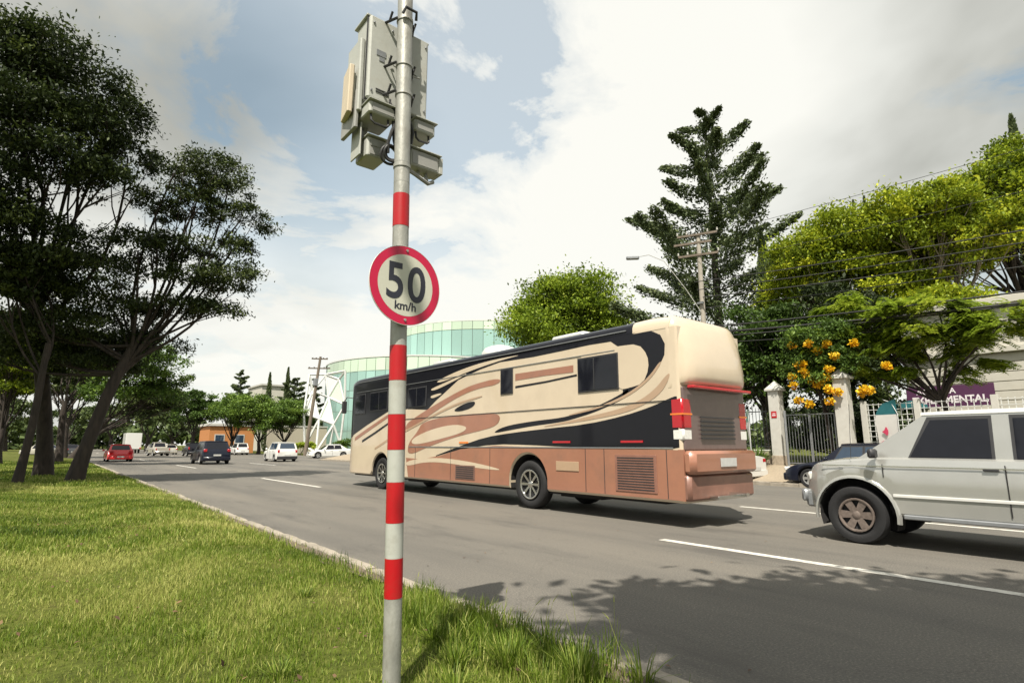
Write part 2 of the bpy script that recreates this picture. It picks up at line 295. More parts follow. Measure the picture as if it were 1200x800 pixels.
class MB:
    def __init__(s): s.v = []; s.f = []; s.mi = []; s.cur = 0
    def add(s, vs, fs):
        b = len(s.v); s.v.extend([tuple(v) for v in vs]); s.f.extend([tuple(i + b for i in f) for f in fs]); s.mi.extend([s.cur] * len(fs)); return s
    def box(s, x0, x1, y0, y1, z0, z1, bv=0.0):
        if bv <= 0:
            vs = [(x, y, z) for z in (z0, z1) for y in (y0, y1) for x in (x0, x1)]
            return s.add(vs, [(0, 2, 3, 1), (4, 5, 7, 6), (0, 1, 5, 4), (2, 6, 7, 3), (0, 4, 6, 2), (1, 3, 7, 5)])
        b = min(bv, (x1 - x0) * .45, (y1 - y0) * .45, (z1 - z0) * .45)
        def ring(z, i): return [(x0 + i, y0 + b * (1 if i == 0 else 1.0) + (0), z), ] if 0 else [(x0 + b + i * 0, y0 + i, z), (x1 - b, y0 + i, z), (x1 - i, y0 + b, z), (x1 - i, y1 - b, z), (x1 - b, y1 - i, z), (x0 + b, y1 - i, z), (x0 + i, y1 - b, z), (x0 + i, y0 + b, z)]
        def rin(z): return [(x0 + b, y0 + b * .6, z), (x1 - b, y0 + b * .6, z), (x1 - b * .6, y0 + b, z), (x1 - b * .6, y1 - b, z), (x1 - b, y1 - b * .6, z), (x0 + b, y1 - b * .6, z), (x0 + b * .6, y1 - b, z), (x0 + b * .6, y0 + b, z)]
        return s.loft([rin(z0), ring(z0 + b * .6, 0), ring(z1 - b * .6, 0), rin(z1)])
    def loft(s, rings, closed=True, caps=True):
        n = len(rings[0]); vs = [p for r in rings for p in r]; fs = []
        for k in range(len(rings) - 1):
            for i in range(n if closed else n - 1):
                j = (i + 1) % n
                fs.append((k * n + i, k * n + j, (k + 1) * n + j, (k + 1) * n + i))
        if caps and closed:
            fs.append(tuple(range(n - 1, -1, -1))); fs.append(tuple((len(rings) - 1) * n + i for i in range(n)))
        return s.add(vs, fs)
    def tube(s, pts, rad, n=8, caps=True):
        pts = [Vector(p) for p in pts]
        if not isinstance(rad, (list, tuple)): rad = [rad] * len(pts)
        rings = []; prev = None
        for i, p in enumerate(pts):
            d = (pts[min(i + 1, len(pts) - 1)] - pts[max(i - 1, 0)]).normalized()
            if prev is None:
                u = d.cross(Vector((0, 0, 1)) if abs(d.z) < .9 else Vector((1, 0, 0))).normalized()
            else:
                u = (prev - d * prev.dot(d)).normalized()
            prev = u; w = d.cross(u)
            rings.append([tuple(p + (u * math.cos(2 * math.pi * k / n) + w * math.sin(2 * math.pi * k / n)) * rad[i]) for k in range(n)])
        return s.loft(rings, True, caps)
    def lathe_x(s, prof, n=28, cx=0, cy=0, cz=0, caps=True):      # profile of (x, r), axis X
        rings = [[(cx + x, cy + r * math.cos(2 * math.pi * k / n), cz + r * math.sin(2 * math.pi * k / n)) for k in range(n)] for x, r in prof]
        return s.loft(rings, True, caps)
    def lathe_z(s, prof, n=16, cx=0, cy=0):
        rings = [[(cx + r * math.cos(2 * math.pi * k / n), cy + r * math.sin(2 * math.pi * k / n), z) for k in range(n)] for z, r in prof]
        return s.loft(rings, True, True)
    def poly_x(s, yz, x0, x1):                          # polygon in YZ, thickness between x0 and x1
        n = len(yz)
        return s.add([(x0, y, z) for y, z in yz] + [(x1, y, z) for y, z in yz], [tuple(range(n)), tuple(range(2 * n - 1, n - 1, -1))] + [(i, n + i, n + (i + 1) % n, (i + 1) % n) for i in range(n)])
    def slab(s, quad, t):                               # quad of 3D points, thickened along its normal
        q = [Vector(p) for p in quad]; nn = (q[1] - q[0]).cross(q[-1] - q[0]).normalized() * t; n = len(q)
        return s.add([tuple(p) for p in q] + [tuple(p + nn) for p in q], [tuple(range(n - 1, -1, -1)), tuple(range(n, 2 * n))] + [(i, (i + 1) % n, n + (i + 1) % n, n + i) for i in range(n)])
    def build(s, name, m, parent=None, smooth=False, off=None, angle=None):
        me = bpy.data.meshes.new(name)
        v = s.v
        if off is None and parent is not None and parent.parent is None and getattr(s, 'world', False): off = parent.location
        if off is not None: v = [(a - off[0], b - off[1], c - off[2]) for a, b, c in v]
        me.from_pydata(v, [], s.f); me.update()
        import bmesh
        bm = bmesh.new(); bm.from_mesh(me); bmesh.ops.recalc_face_normals(bm, faces=bm.faces); bm.to_mesh(me); bm.free()
        if isinstance(m, (list, tuple)):
            for q in m: me.materials.append(q)
            if len(s.mi) == len(me.polygons): me.polygons.foreach_set('material_index', s.mi)
        else: me.materials.append(m)
        if smooth:
            me.polygons.foreach_set('use_smooth', [True] * len(me.polygons))
            me.set_sharp_from_angle(angle=R(angle or 38))
        o = bpy.data.objects.new(name, me); COL.objects.link(o)
        if parent: o.parent = parent
        return o
def WB():
    b = MB(); b.world = True; return b
def chaikin(p, it=2):
    for _ in range(it):
        q = []
        for i in range(len(p)):
            a, b = p[i], p[(i + 1) % len(p)]
            q += [(a[0] * .75 + b[0] * .25, a[1] * .75 + b[1] * .25), (a[0] * .25 + b[0] * .75, a[1] * .25 + b[1] * .75)]
        p = q
    return p
def interp(pts, x):
    if x <= pts[0][0]: return pts[0][1]
    for (a, b), (c, d) in zip(pts, pts[1:]):
        if x <= c: return b + (d - b) * (x - a) / (c - a)
    return pts[-1][1]
def text_mesh(name, body, size, m, parent, loc, rot, bold=0.0, extrude=0.002, sx=1.0):
    cu = bpy.data.curves.new(name, 'FONT'); cu.body = body; cu.size = size; cu.align_x = 'CENTER'; cu.align_y = 'CENTER'; cu.extrude = extrude; cu.offset = bold; cu.resolution_u = 6
    t = bpy.data.objects.new('t', cu); COL.objects.link(t)
    bpy.context.view_layer.update()
    me = bpy.data.meshes.new_from_object(t.evaluated_get(bpy.context.evaluated_depsgraph_get())); me.name = name
    bpy.data.objects.remove(t); me.materials.clear(); me.materials.append(m)
    o = bpy.data.objects.new(name, me); COL.objects.link(o); o.location = loc; o.rotation_euler = rot; o.scale = (sx, 1, 1); o.parent = parent
    return o

# ------------------------------------------------------------------ foliage
RNG = np.random.default_rng(11)
def quads(name, C, D, S, W, tint, m, parent=None, off=(0, 0, 0), nrm=None):
    """rhombic leaves: C centre, D long axis (unit), S length, W width ratio"""
    n = len(C)
    if nrm is None: nrm = RNG.normal(size=(n, 3))
    side = np.cross(D, nrm); side /= (np.linalg.norm(side, axis=1, keepdims=True) + 1e-9)
    a = C - D * (S * .5)[:, None]; b = C + D * (S * .5)[:, None]
    mid = C + D * (S * .05)[:, None]
    up = np.cross(side, D); w = (S * W * .5)[:, None]
    c = mid + side * w + up * w * .25; d = mid - side * w + up * w * .25
    V = np.stack([a, c, b, d], axis=1).reshape(-1, 3) - np.array(off)
    me = bpy.data.meshes.new(name)
    me.vertices.add(4 * n); me.vertices.foreach_set('co', V.astype(np.float32).ravel())
    me.loops.add(4 * n); me.loops.foreach_set('vertex_index', np.arange(4 * n, dtype=np.int32))
    me.polygons.add(n); me.polygons.foreach_set('loop_start', np.arange(0, 4 * n, 4, dtype=np.int32)); me.polygons.foreach_set('loop_total', np.full(n, 4, dtype=np.int32))
    me.update(calc_edges=True)
    at = me.attributes.new('tint', 'FLOAT', 'FACE'); at.data.foreach_set('value', np.clip(tint, 0, 1).astype(np.float32))
    me.materials.append(m)
    o = bpy.data.objects.new(name, me); COL.objects.link(o)
    if parent: o.parent = parent
    return o
def unit(n):
    u = RNG.normal(size=(n, 3)); return u / np.linalg.norm(u, axis=1, keepdims=True)
def crown_points(clumps, n, puff=0.33, shell=0.62):
    cl = np.array(clumps, float); wt = (cl[:, 3] * cl[:, 4] + cl[:, 3] * cl[:, 5]) ; wt /= wt.sum()
    P = []; O = []; T = []
    for c, w in zip(cl, wt):
        k = max(30, int(n * w)); npf = max(6, int(k / 110))
        u = unit(npf); u[:, 2] = np.where(u[:, 2] < -0.55, -u[:, 2], u[:, 2])
        rad = shell + (1 - shell) * RNG.random(npf) ** .5
        rad *= 0.85 + 0.3 * RNG.random(npf)
        pc = c[:3] + u * c[3:6] * rad[:, None]
        ps = puff * c[3:6].mean() * (0.6 + 0.8 * RNG.random(npf)); ptn = RNG.normal(0, .17, npf)
        idx = RNG.integers(0, npf, k)
        off = RNG.normal(size=(k, 3)) * 0.5 * ps[idx][:, None] * np.array([1.15, 1.15, .62])
        P.append(pc[idx] + off); O.append(u[idx]); T.append(ptn[idx])
    return np.concatenate(P), np.concatenate(O), np.concatenate(T)
def limb(mb, a, b, r0, r1, bend=0.12, n=6, seg=5, up=0.15):
    a = Vector(a); b = Vector(b); d = (b - a).length; pts = []; rr = []
    jx = random.uniform(-bend, bend) * d; jy = random.uniform(-bend, bend) * d
    for i in range(seg + 1):
        t = i / seg; p = a.lerp(b, t); s = math.sin(math.pi * t)
        pts.append(p + Vector((jx * s, jy * s, -up * d * s * (0.7 if t < .5 else 0.7)))); rr.append(r0 + (r1 - r0) * t ** .8)
    mb.tube(pts, rr, n)
    return pts
def tree(name, label, cat, base, fork_z, clumps, n, leaf, m, tr=0.3, bark='bark', lean=(0, 0), group=None, wr=0.5, droop=0.0, puff=0.33, shell=0.62, tbias=0.5, twigs=True, minr=0.03):
    root = empty(name, base, label, cat, group)
    mb = MB(); fx, fy = lean; fork = Vector((fx, fy, fork_z))
    nr = 9; pts = []; rad = []
    for i in range(nr + 1):
        t = i / nr; pts.append(Vector((fx * t ** 1.3 + .05 * math.sin(5 * t + base[0]), fy * t ** 1.3 + .05 * math.cos(4 * t + base[1]), fork_z * t - 0.05))); rad.append(tr * ((1.5 - 2.2 * t) if t < .2 else (1.06 - .35 * (t - .2))))
    mb.tube(pts, rad, 12)
    for c in clumps:
        c0 = Vector(c[:3]) - Vector(base); t = random.uniform(.72, 1.0); s = fork * t
        pp = limb(mb, s, c0, tr * .34, max(minr, tr * .08), .10, 7, 6, 0.08)
        if twigs:
            for _ in range(twigs if twigs is not True else 6):
                u = Vector(unit(1)[0]); u.z = abs(u.z) * .6 - .1
                e = c0 + Vector((u.x * c[3], u.y * c[4], u.z * c[5])) * .85
                limb(mb, pp[random.choice((3, 4, 5))], e, max(minr * 0.8, tr * .13), minr * .35, .12, 4, 4, 0.03)
    mb.build('trunk', M[bark], root, smooth=True, angle=80)
    P, O, T = crown_points(clumps, n, puff, shell)
    k = len(P); D = unit(k) * .8 + O * .6 + np.array([0, 0, -droop]); D /= np.linalg.norm(D, axis=1, keepdims=True)
    S = leaf * (0.6 + 0.8 * RNG.random(k)); ti = tbias + T + RNG.normal(0, .17, k)
    nn = unit(k) * .75 + np.array([0, 0, 1.0]); 
    quads('crown', P, D, S, np.full(k, wr), ti, m, root, base, nn)
    return root
def blob(cx, cy, cz, rx, ry, rz, k, spread=.62, small=.42, seed=1, flat=0.8):
    """k overlapping clumps spread through one crown envelope"""
    rg = np.random.default_rng(seed); out = []
    for i in range(k):
        u = rg.normal(size=3); u /= np.linalg.norm(u); u[2] = abs(u[2]) * (1 if rg.random() < .78 else -.7)
        r = spread * (.55 + .55 * rg.random()); s = small * (.7 + .6 * rg.random())
        out.append((cx + u[0] * rx * r, cy + u[1] * ry * r, cz + u[2] * rz * r, rx * s, ry * s, rz * s * flat))
    return out
def ground_z(x): return 0.0
# ------------------------------------------------------------------ setting
def sheet(name, x0, x1, y0, y1, z, m, nx=1, ny=1, zf=None):
    mb = MB(); vs = []; fs = []
    for j in range(ny + 1):
        for i in range(nx + 1):
            x = x0 + (x1 - x0) * i / nx; y = y0 + (y1 - y0) * j / ny
            vs.append((x, y, zf(x, y) if zf else z))
    for j in range(ny):
        for i in range(nx):
            a = j * (nx + 1) + i; fs.append((a, a + 1, a + nx + 2, a + nx + 1))
    mb.add(vs, fs); o = mb.build(name, m, smooth=True); o['kind'] = 'structure'; return o
sheet('ground', -1500, 1500, -1500, 1500, -0.06, M['lawn'])
road = sheet('road', 2.9, 19.78, -60, 420, 0.0, M['asphalt'])
sheet('side_street', 19.78, 90, 53, 70, 0.0, M['asphalt'])
sheet('parking_bay', 19.78, 27, 70, 200, 0.0, M['asphalt'])
def lawn_z(x, y):
    return 0.085 + 0.03 * math.sin(x * 1.3 + y * .35) * math.cos(y * .5) - 0.045 * max(0, (x - 2.35) / .5) + 0.012 * max(0, -x)
sheet('lawn', -40, 2.85, -20, 200, 0, M['lawn'], 60, 140, lawn_z)
def pave_z(x, y): return 0.13 + (0.62 - 0.13) * min(1, max(0, (x - 20.4) / 3.0))
sheet('pavement', 19.92, 23.6, -40, 52.9, 0, M['pavement'], 8, 4, pave_z)
sheet('garden', 23.6, 90, -60, 52.9, 0.60, M['lawn'], 2, 2)

kerb = MB().box(2.845, 2.975, -30, -29.2, -.05, .095).build('kerb', M['kerb']); kerb['kind'] = 'structure'
def kstone(x0, x1, seedv):
    rr = random.Random(seedv); mb = MB(); n = 6; rings = []
    for i in range(n + 1):
        y = i / n * 0.985; dz = rr.uniform(-.006, .006); dx = rr.uniform(-.005, .005)
        if i in (0, n): dz -= .008
        rings.append([(x0, y, -.06), (x1 + dx, y, -.06), (x1 + dx, y, .07 + dz), (x1 - .022, y, .094 + dz), (x0 + .01, y, .096 + dz), (x0, y, .08 + dz)])
    mb.loft(rings); o = mb.build('kerb_stone', M['kerb'], None); return o
variants = [kstone(2.845, 2.975, s) for s in range(5)]
nk = 0
for i in range(-29, 140):
    v = variants[nk] if nk < 5 else random.choice(variants).copy()
    if nk >= 5: COL.objects.link(v)
    v.location = (random.uniform(-.012, .012), i, random.uniform(-.012, .008)); v.rotation_euler = (random.uniform(-.006, .006), 0, random.uniform(-.012, .012)); v.parent = kerb; nk += 1
far_kerb = MB().box(19.78, 19.92, -40, -39.2, -.05, .13).build('kerb', M['kerb']); far_kerb['kind'] = 'structure'
fk = kstone(19.78, 19.92, 9); k0 = True
for i in range(-39, 52):
    v = fk if k0 else fk.copy()
    if not k0: COL.objects.link(v)
    k0 = False; v.location = (random.uniform(-.01, .01), i, .035 + random.uniform(-.008, .008)); v.parent = far_kerb
# painted lane dashes, children of the road
def dash(x, y0, y1, w=.075):
    mb = MB(); n = 24; vs = []; fs = []; rr = random.Random(int(x * 7 + y0))
    for i in range(n + 1):
        y = y0 + (y1 - y0) * i / n; e = rr.uniform(-.006, .006); f = rr.uniform(-.006, .006)
        vs += [(x - w + e, y, .004), (x + w + f, y, .004)]
    for i in range(n): fs.append((2 * i, 2 * i + 1, 2 * i + 3, 2 * i + 2))
    mb.add(vs, fs).build('lane_dash', M['roadpaint'], road)
for k in range(-2, 8): dash(7.35, -1.2 + 20.4 * k, 5.45 + 20.4 * k)
for k in range(-2, 8): dash(12.6, 0.6 + 20.4 * k, 7.1 + 20.4 * k)
# debris: small leaves fallen on the tarmac
k = 90; P = np.stack([RNG.uniform(3.1, 12, k), RNG.uniform(1, 22, k), np.full(k, .012)], 1); D = unit(k) * np.array([1, 1, .12]); D /= np.linalg.norm(D, axis=1, keepdims=True)
quads('fallen_leaves', P, D, RNG.uniform(.02, .05, k), np.full(k, .6), RNG.random(k), leaf_mat('dry_leaf', (.05, .03, .02), (.12, .07, .04), (.2, .13, .06), .1), nrm=np.tile([0, 0, 1.], (k, 1)))['kind'] = 'stuff'
# bare earth strip between the lawn and the kerb
def strip():
    mb = MB(); vs = []; fs = []; n = 260
    for i in range(n + 1):
        y = -5 + 75 * i / n; w = .16 + .12 * math.sin(y * 1.7) * math.sin(y * .6 + 1) + random.uniform(-.03, .03)
        vs += [(2.85 - max(.03, w), y, lawn_z(2.85 - w, y) + .006), (2.85 - w * .4, y, lawn_z(2.8, y) + .016), (2.852, y, .068)]
    for i in range(n):
        a = 3 * i; fs += [(a, a + 1, a + 4, a + 3), (a + 1, a + 2, a + 5, a + 4)]
    o = mb.add(vs, fs).build('bare_earth', M['soil'], smooth=True); o['kind'] = 'structure'
strip()

# ------------------------------------------------------------------ striped pole, sign and radar equipment
PB = Vector((1.572, 2.932, 0.0)); PT = Vector((1.508, 2.972, 4.75))
def pole_at(z): return PB.lerp(PT, z / 4.75)
pole = empty('striped_pole', PB, 'galvanised steel pole banded in red and grey tape, standing in the grass by the kerb', 'pole')
rP = .0485
b = WB()
prof = [(z, rP) for z in np.linspace(-.1, 4.75, 30)]
b.tube([pole_at(z) for z, r in prof], [r for z, r in prof], 28); b.build('shaft', M['galv'], pole, smooth=True)
def ringband(name, z0, z1, r, m, par):
    b = WB(); zs = np.linspace(z0, z1, 4); b.tube([pole_at(z) for z in zs], r, 28); return b.build(name, m, par, smooth=True, off=PB)
for z0, z1, c in [(.345, .565, 'r'), (.585, .790, 'r'), (.790, .975, 'g'), (.975, 1.195, 'r'), (1.195, 1.372, 'g'), (1.372, 1.572, 'r'), (1.572, 1.765, 'g'), (1.765, 1.972, 'r'), (2.705, 2.915, 'r')]:
    if z0 < .5: continue
    ringband('red_band' if c == 'r' else 'grey_band', z0 + .001, z1 - .001, rP + (.0015 if c == 'r' else .0008), M['bandred' if c == 'r' else 'bandgrey'], pole)
for z in (.60, 2.1, 2.99, 3.12):
    ringband('seam_ring', z, z + .004, rP + .0005, M['boxdark'], pole)

sc = pole_at(2.322) + Vector((0.0, -.078, 0))
sgn = empty('speed_limit_sign', sc, 'round red rimmed speed limit sign reading 50 km/h bolted to the pole', 'road sign')
sgn.rotation_euler = (0, 0, R(3))
def disc_y(r, y0, y1, n=64, r_in=None):
    mb = MB()
    if r_in is None:
        mb.loft([[(r * math.cos(2 * math.pi * i / n), y, r * math.sin(2 * math.pi * i / n)) for i in range(n)] for y in (y1, y0)])
    else:
        rr = [(r_in, y0), (r, y0), (r, y1), (r_in, y1)]
        rings = [[(q[0] * math.cos(2 * math.pi * i / n), q[1], q[0] * math.sin(2 * math.pi * i / n)) for q in rr] for i in range(n + 1)]
        mb.loft(rings, True, False)
    return mb
SR = .2375
disc_y(SR, .0, .004).build('plate', M['greysteel'], sgn)
disc_y(SR - .002, -.0016, -.0002, r_in=.186).build('red_rim', M['signred'], sgn)
disc_y(.1855, -.0022, -.0002).build('face', M['signwhite'], sgn)
disc_y(SR + .0015, -.002, .005, r_in=SR).build('edge', M['fabric'], sgn)
for z in (.212, -.208):
    disc_y(.008, -.007, -.0016, 10).build('bolt', M['galv'], sgn).location = (0.0, 0, z)
    MB().box(-.06, .06, .004, .03, z * .8 - .014, z * .8 + .014).build('bracket', M['galv'], sgn)
text_mesh('numeral', '5', .305, M['signblack'], sgn, (-.073, -.003, .006), (R(90), 0, 0), .0045, .0006, .86)
text_mesh('numeral', '0', .305, M['signblack'], sgn, (.072, -.003, .002), (R(90), 0, 0), .0045, .0006, .86)
text_mesh('unit_lettering', 'km/h', .07, M['signblack'], sgn, (.0, -.003, -.128), (R(90), 0, 0), .0014, .0006, 1.05)

# radar cabinet and its instruments
rc = empty('radar_cabinet', pole_at(3.85), 'large weathered off-white radar cabinet strapped high on the striped pole', 'traffic camera')
def rbox(name, x0, x1, y0, y1, z0, z1, m, par, bv=.008, rz=0.0, rx=0.0):
    cx, cy, cz = (x0 + x1) / 2, (y0 + y1) / 2, (z0 + z1) / 2
    b = MB(); b.box(x0 - cx, x1 - cx, y0 - cy, y1 - cy, z0 - cz, z1 - cz, bv); o = b.build(name, m, par)
    bp = Vector((0, 0, 0)); q = par
    while q: bp += q.location; q = q.parent
    o.location = Vector((cx, cy, cz)) - bp; o.rotation_euler = (rx, 0, rz); return o
cab = rbox('cabinet', 1.315, 1.745, 3.045, 3.25, 3.55, 4.13, M['box'], rc, .012)
rbox('door_seam', 1.308, 1.752, 3.075, 3.085, 3.545, 4.137, M['plastic'], rc, 0)
rbox('hood', 1.30, 1.76, 3.07, 3.27, 4.137, 4.15, M['box'], rc, .004)
rbox('side_panel', 1.28, 1.312, 3.10, 3.30, 3.47, 3.98, M['box'], rc, .008)
rbox('side_fin', 1.275, 1.30, 3.12, 3.34, 3.36, 3.62, M['boxdark'], rc, .006)
rbox('rating_plate', 1.365, 1.43, 3.041, 3.045, 3.86, 3.90, M['greysteel'], rc, 0)
rbox('rating_plate', 1.385, 1.42, 3.041, 3.045, 3.825, 3.853, M['greysteel'], rc, 0)
for x, z in ((1.34, 4.08), (1.72, 4.08), (1.34, 3.6), (1.72, 3.6), (1.47, 4.08)):
    rbox('screw', x - .006, x + .006, 3.036, 3.045, z - .006, z + .006, M['greysteel'], rc, .002)
rbox('vent_slot', 1.37, 1.46, 3.040, 3.045, 3.600, 3.606, M['plastic'], rc, 0); rbox('vent_slot', 1.37, 1.46, 3.040, 3.045, 3.618, 3.624, M['plastic'], rc, 0)
def strap(z, r=.054, h=.022, m='galv'): return ringband('strap', z, z + h, r, M[m], rc)
for z in (4.115, 3.79, 3.585, 3.09):
    st = strap(z); bp = rc.location
    st.location = PB - bp
def rloc(v): return Vector(v) - rc.location
b = MB()
for z in (4.12, 3.8, 3.6):
    for s in (-1, 1):
        p = pole_at(z); b.tube([rloc((p.x + s * .06, p.y - .01, z)), rloc((p.x + s * .085, p.y + .05, z)), rloc((p.x + s * .10, 3.05, z))], .009, 6)
        b.tube([rloc((p.x + s * .085, p.y + .05, z)), rloc((p.x + s * .085, p.y + .01, z + .045))], .008, 6)
        b.build('clamp', M['plastic'], rc, smooth=True); b = MB()
b = MB(); p = pole_at(4.16)
b.tube([rloc((p.x - .045, p.y - .055, 4.13)), rloc((p.x - .035, p.y - .08, 4.165)), rloc((p.x + .04, p.y - .08, 4.165)), rloc((p.x + .055, p.y - .05, 4.13))], .010, 7); b.build('handle', M['plastic'], rc, smooth=True)
b = MB(); b.tube([rloc((1.47, 3.03, 3.84)), rloc((1.44, 3.02, 3.86)), rloc((1.47, 3.0, 3.80)), rloc((1.52, 2.98, 3.78))], .005, 6); b.tube([rloc((1.62, 3.03, 3.83)), rloc((1.66, 3.01, 3.80)), rloc((1.60, 2.99, 3.78))], .005, 6)
b.build('wire', M['boxdark'], rc, smooth=True)

an = empty('panel_antenna', (1.27, 3.22, 3.6), 'flat cream panel antenna tilted out beyond the left side of the radar cabinet', 'antenna')
rbox('panel', 1.24, 1.272, 3.12, 3.30, 3.46, 3.78, M['antenna'], an, .006, R(-10), R(3))
rbox('backing', 1.275, 1.287, 3.14, 3.28, 3.50, 3.74, M['box'], an, .003, R(-10), R(3))
b = MB(); b.tube([(.02, 0, .02), (.06, .0, .02), (.09, -.02, -.02)], .012, 6); b.tube([(0, 0, -.15), (.06, 0, -.19), (.16, -.04, -.16)], .004, 5); b.build('bracket', M['boxdark'], an, smooth=True)

def camera_unit(name, label, x0, x1, y0, y1, z0, z1, handle=True, side=1, hs=.0, m='box'):
    e = empty(name, ((x0 + x1) / 2, (y0 + y1) / 2, z0), label, 'camera')
    rbox('housing', x0, x1, y0, y1, z0, z1, M[m], e, .012)
    rbox('sunshield', x0 - .008, x1 + .008, y0 - .02, y1 + .01, z1 + .002, z1 + .009, M[m], e, .002)
    rbox('front_glass', x0 + .02, x1 - .02, y0 - .004, y0, z0 + .015, z1 - .015, M['boxdark'], e, 0)
    if handle:
        w = (x1 - x0) / 2; b = MB(); y = -(y1 - y0) / 2 + .03
        b.tube([(-w * .75, y, .01), (-w * .72, y - .01, -.045), (-w * .5, y - .015, -.062), (w * .3, y - .015, -.062), (w * .5, y - .01, -.045), (w * .52, y, .01)], .0075, 7)
        b.build('handle', M['plastic'], e, smooth=True)
    return e
camera_unit('illuminator', 'wide grey illuminator with a loop handle under the left of the cabinet', 1.315, 1.50, 3.00, 3.24, 3.425, 3.50)
camera_unit('illuminator', 'short grey illuminator with a loop handle right of the pole below the cabinet', 1.645, 1.80, 3.02, 3.24, 3.435, 3.515)
e = camera_unit('surveillance_camera', 'boxy grey camera hanging lowest on the left of the pole among black cables', 1.365, 1.50, 3.12, 3.30, 3.20, 3.33, False)
rbox('mount', 1.375, 1.40, 3.2, 3.3, 3.33, 3.43, M['boxdark'], e, .002); rbox('side_plate', 1.325, 1.335, 3.14, 3.28, 3.20, 3.42, M['box'], e, .003)
rbox('label_plate', 1.385, 1.45, 3.112, 3.12, 3.27, 3.31, M['boxdark'], e, 0)
e = camera_unit('surveillance_camera', 'pale box camera pointing right from the pole just above the top red band', 1.62, 1.845, 3.03, 3.15, 3.185, 3.30, False)
rbox('lens_hood', 1.845, 1.875, 3.035, 3.145, 3.19, 3.305, M['box'], e, .003)
b = MB(); b.tube([(-.16, -.08, -.05), (-.06, -.04, -.05), (.05, -.02, -.075), (.09, -.02, -.05)], .014, 7); b.tube([(-.02, 0, 0), (-.02, -.02, -.05)], .012, 6); b.tube([(.04, 0, 0), (.04, -.02, -.06)], .012, 6); b.build('mounting_arm', M['boxdark'], e, smooth=True)
b = MB()
for k, (cx, cz, r) in enumerate([(1.49, 3.205, .052), (1.495, 3.21, .043), (1.485, 3.20, .060)]):
    b.tube([(cx + r * math.cos(a), 3.02 + .01 * k + .008 * math.sin(2 * a), cz + r * math.sin(a)) for a in np.linspace(0, 2 * math.pi, 22)], .009, 7, False)
b.tube([(1.50, 3.03, 3.40), (1.47, 3.0, 3.34), (1.455, 3.01, 3.27), (1.46, 3.02, 3.2)], .011, 7)
b.tube([(1.53, 3.05, 3.5), (1.49, 3.02, 3.42), (1.50, 3.02, 3.3), (1.53, 3.02, 3.2)], .012, 7)
b.tube([(1.60, 3.03, 3.5), (1.63, 3.02, 3.40), (1.62, 3.03, 3.30), (1.585, 3.03, 3.22)], .012, 7)
b.tube([(1.47, 3.04, 3.58), (1.455, 3.01, 3.54), (1.48, 3.0, 3.49), (1.5, 3.02, 3.43)], .008, 7)
tag(b.build('cable_bundle', M['cable'], smooth=True, off=(0, 0, 0)), 'black cables looping down beside the pole beneath the radar cabinet', 'cables')
# ------------------------------------------------------------------ wheels and cars
def wheel(name, par, x, y, r, w, side, rim='alloy', spokes=5, rimr=.64, copy_of=None):
    """side = -1: outer face towards -X"""
    s = side
    b = MB(); hw = w / 2
    pr = [(-hw * .55, r * .60), (-hw * .92, r * .70), (-hw, r * .82), (-hw * .92, r * .95), (-hw * .62, r), (hw * .62, r), (hw * .92, r * .95), (hw, r * .8), (hw * .9, r * .62)]
    b.lathe_x([(s * -a * 1.0 if s > 0 else a, q) for a, q in pr], 32)
    ty = b.build('wheel', M['rubber'], par, smooth=True, angle=50); ty.location = (x, y, r)
    # tread grooves
    rr = r * rimr; b = MB(); o = s * hw
    b.lathe_x([(o * .98, rr), (o * .98 - s * .012, rr * .93), (o * .45, rr * .86), (o * .40, .02)], 28, caps=False)
    rm = b.build('rim', M['under' if spokes else rim], ty, smooth=True, angle=40)
    b = MB(); b.lathe_x([(o * .70, rr * 1.02), (o * 1.0, rr * 1.02), (o * 1.02, rr * .97), (o * .96, rr * .90), (o * .70, rr * .88), (o * .70, rr * 1.02)], 28, caps=False)
    n = max(spokes, 0)
    for k in range(n):
        a = 2 * math.pi * k / n; ca, sa = math.cos(a), math.sin(a); u = Vector((0, ca, sa)); v = Vector((0, -sa, ca)); ox = Vector((o, 0, 0))
        wi = rr * (.17 if n <= 6 else .07); wo = rr * (.24 if n <= 6 else .09)
        q = [ox * .78 + u * rr * .1 - v * wi, ox * .78 + u * rr * .1 + v * wi, ox * .88 + u * rr * .93 + v * wo, ox * .88 + u * rr * .93 - v * wo]
        b.slab(q, -.012 if s < 0 else .012)
    b.lathe_x([(o * .6, rr * .24), (o * .86, rr * .24), (o * .92, rr * .18), (o * .94, .01)], 14)
    b.build('spokes', M[rim], ty, smooth=True, angle=40)
    return ty
def lerp3(a, b, t): return tuple(p + (q - p) * t for p, q in zip(a, b))
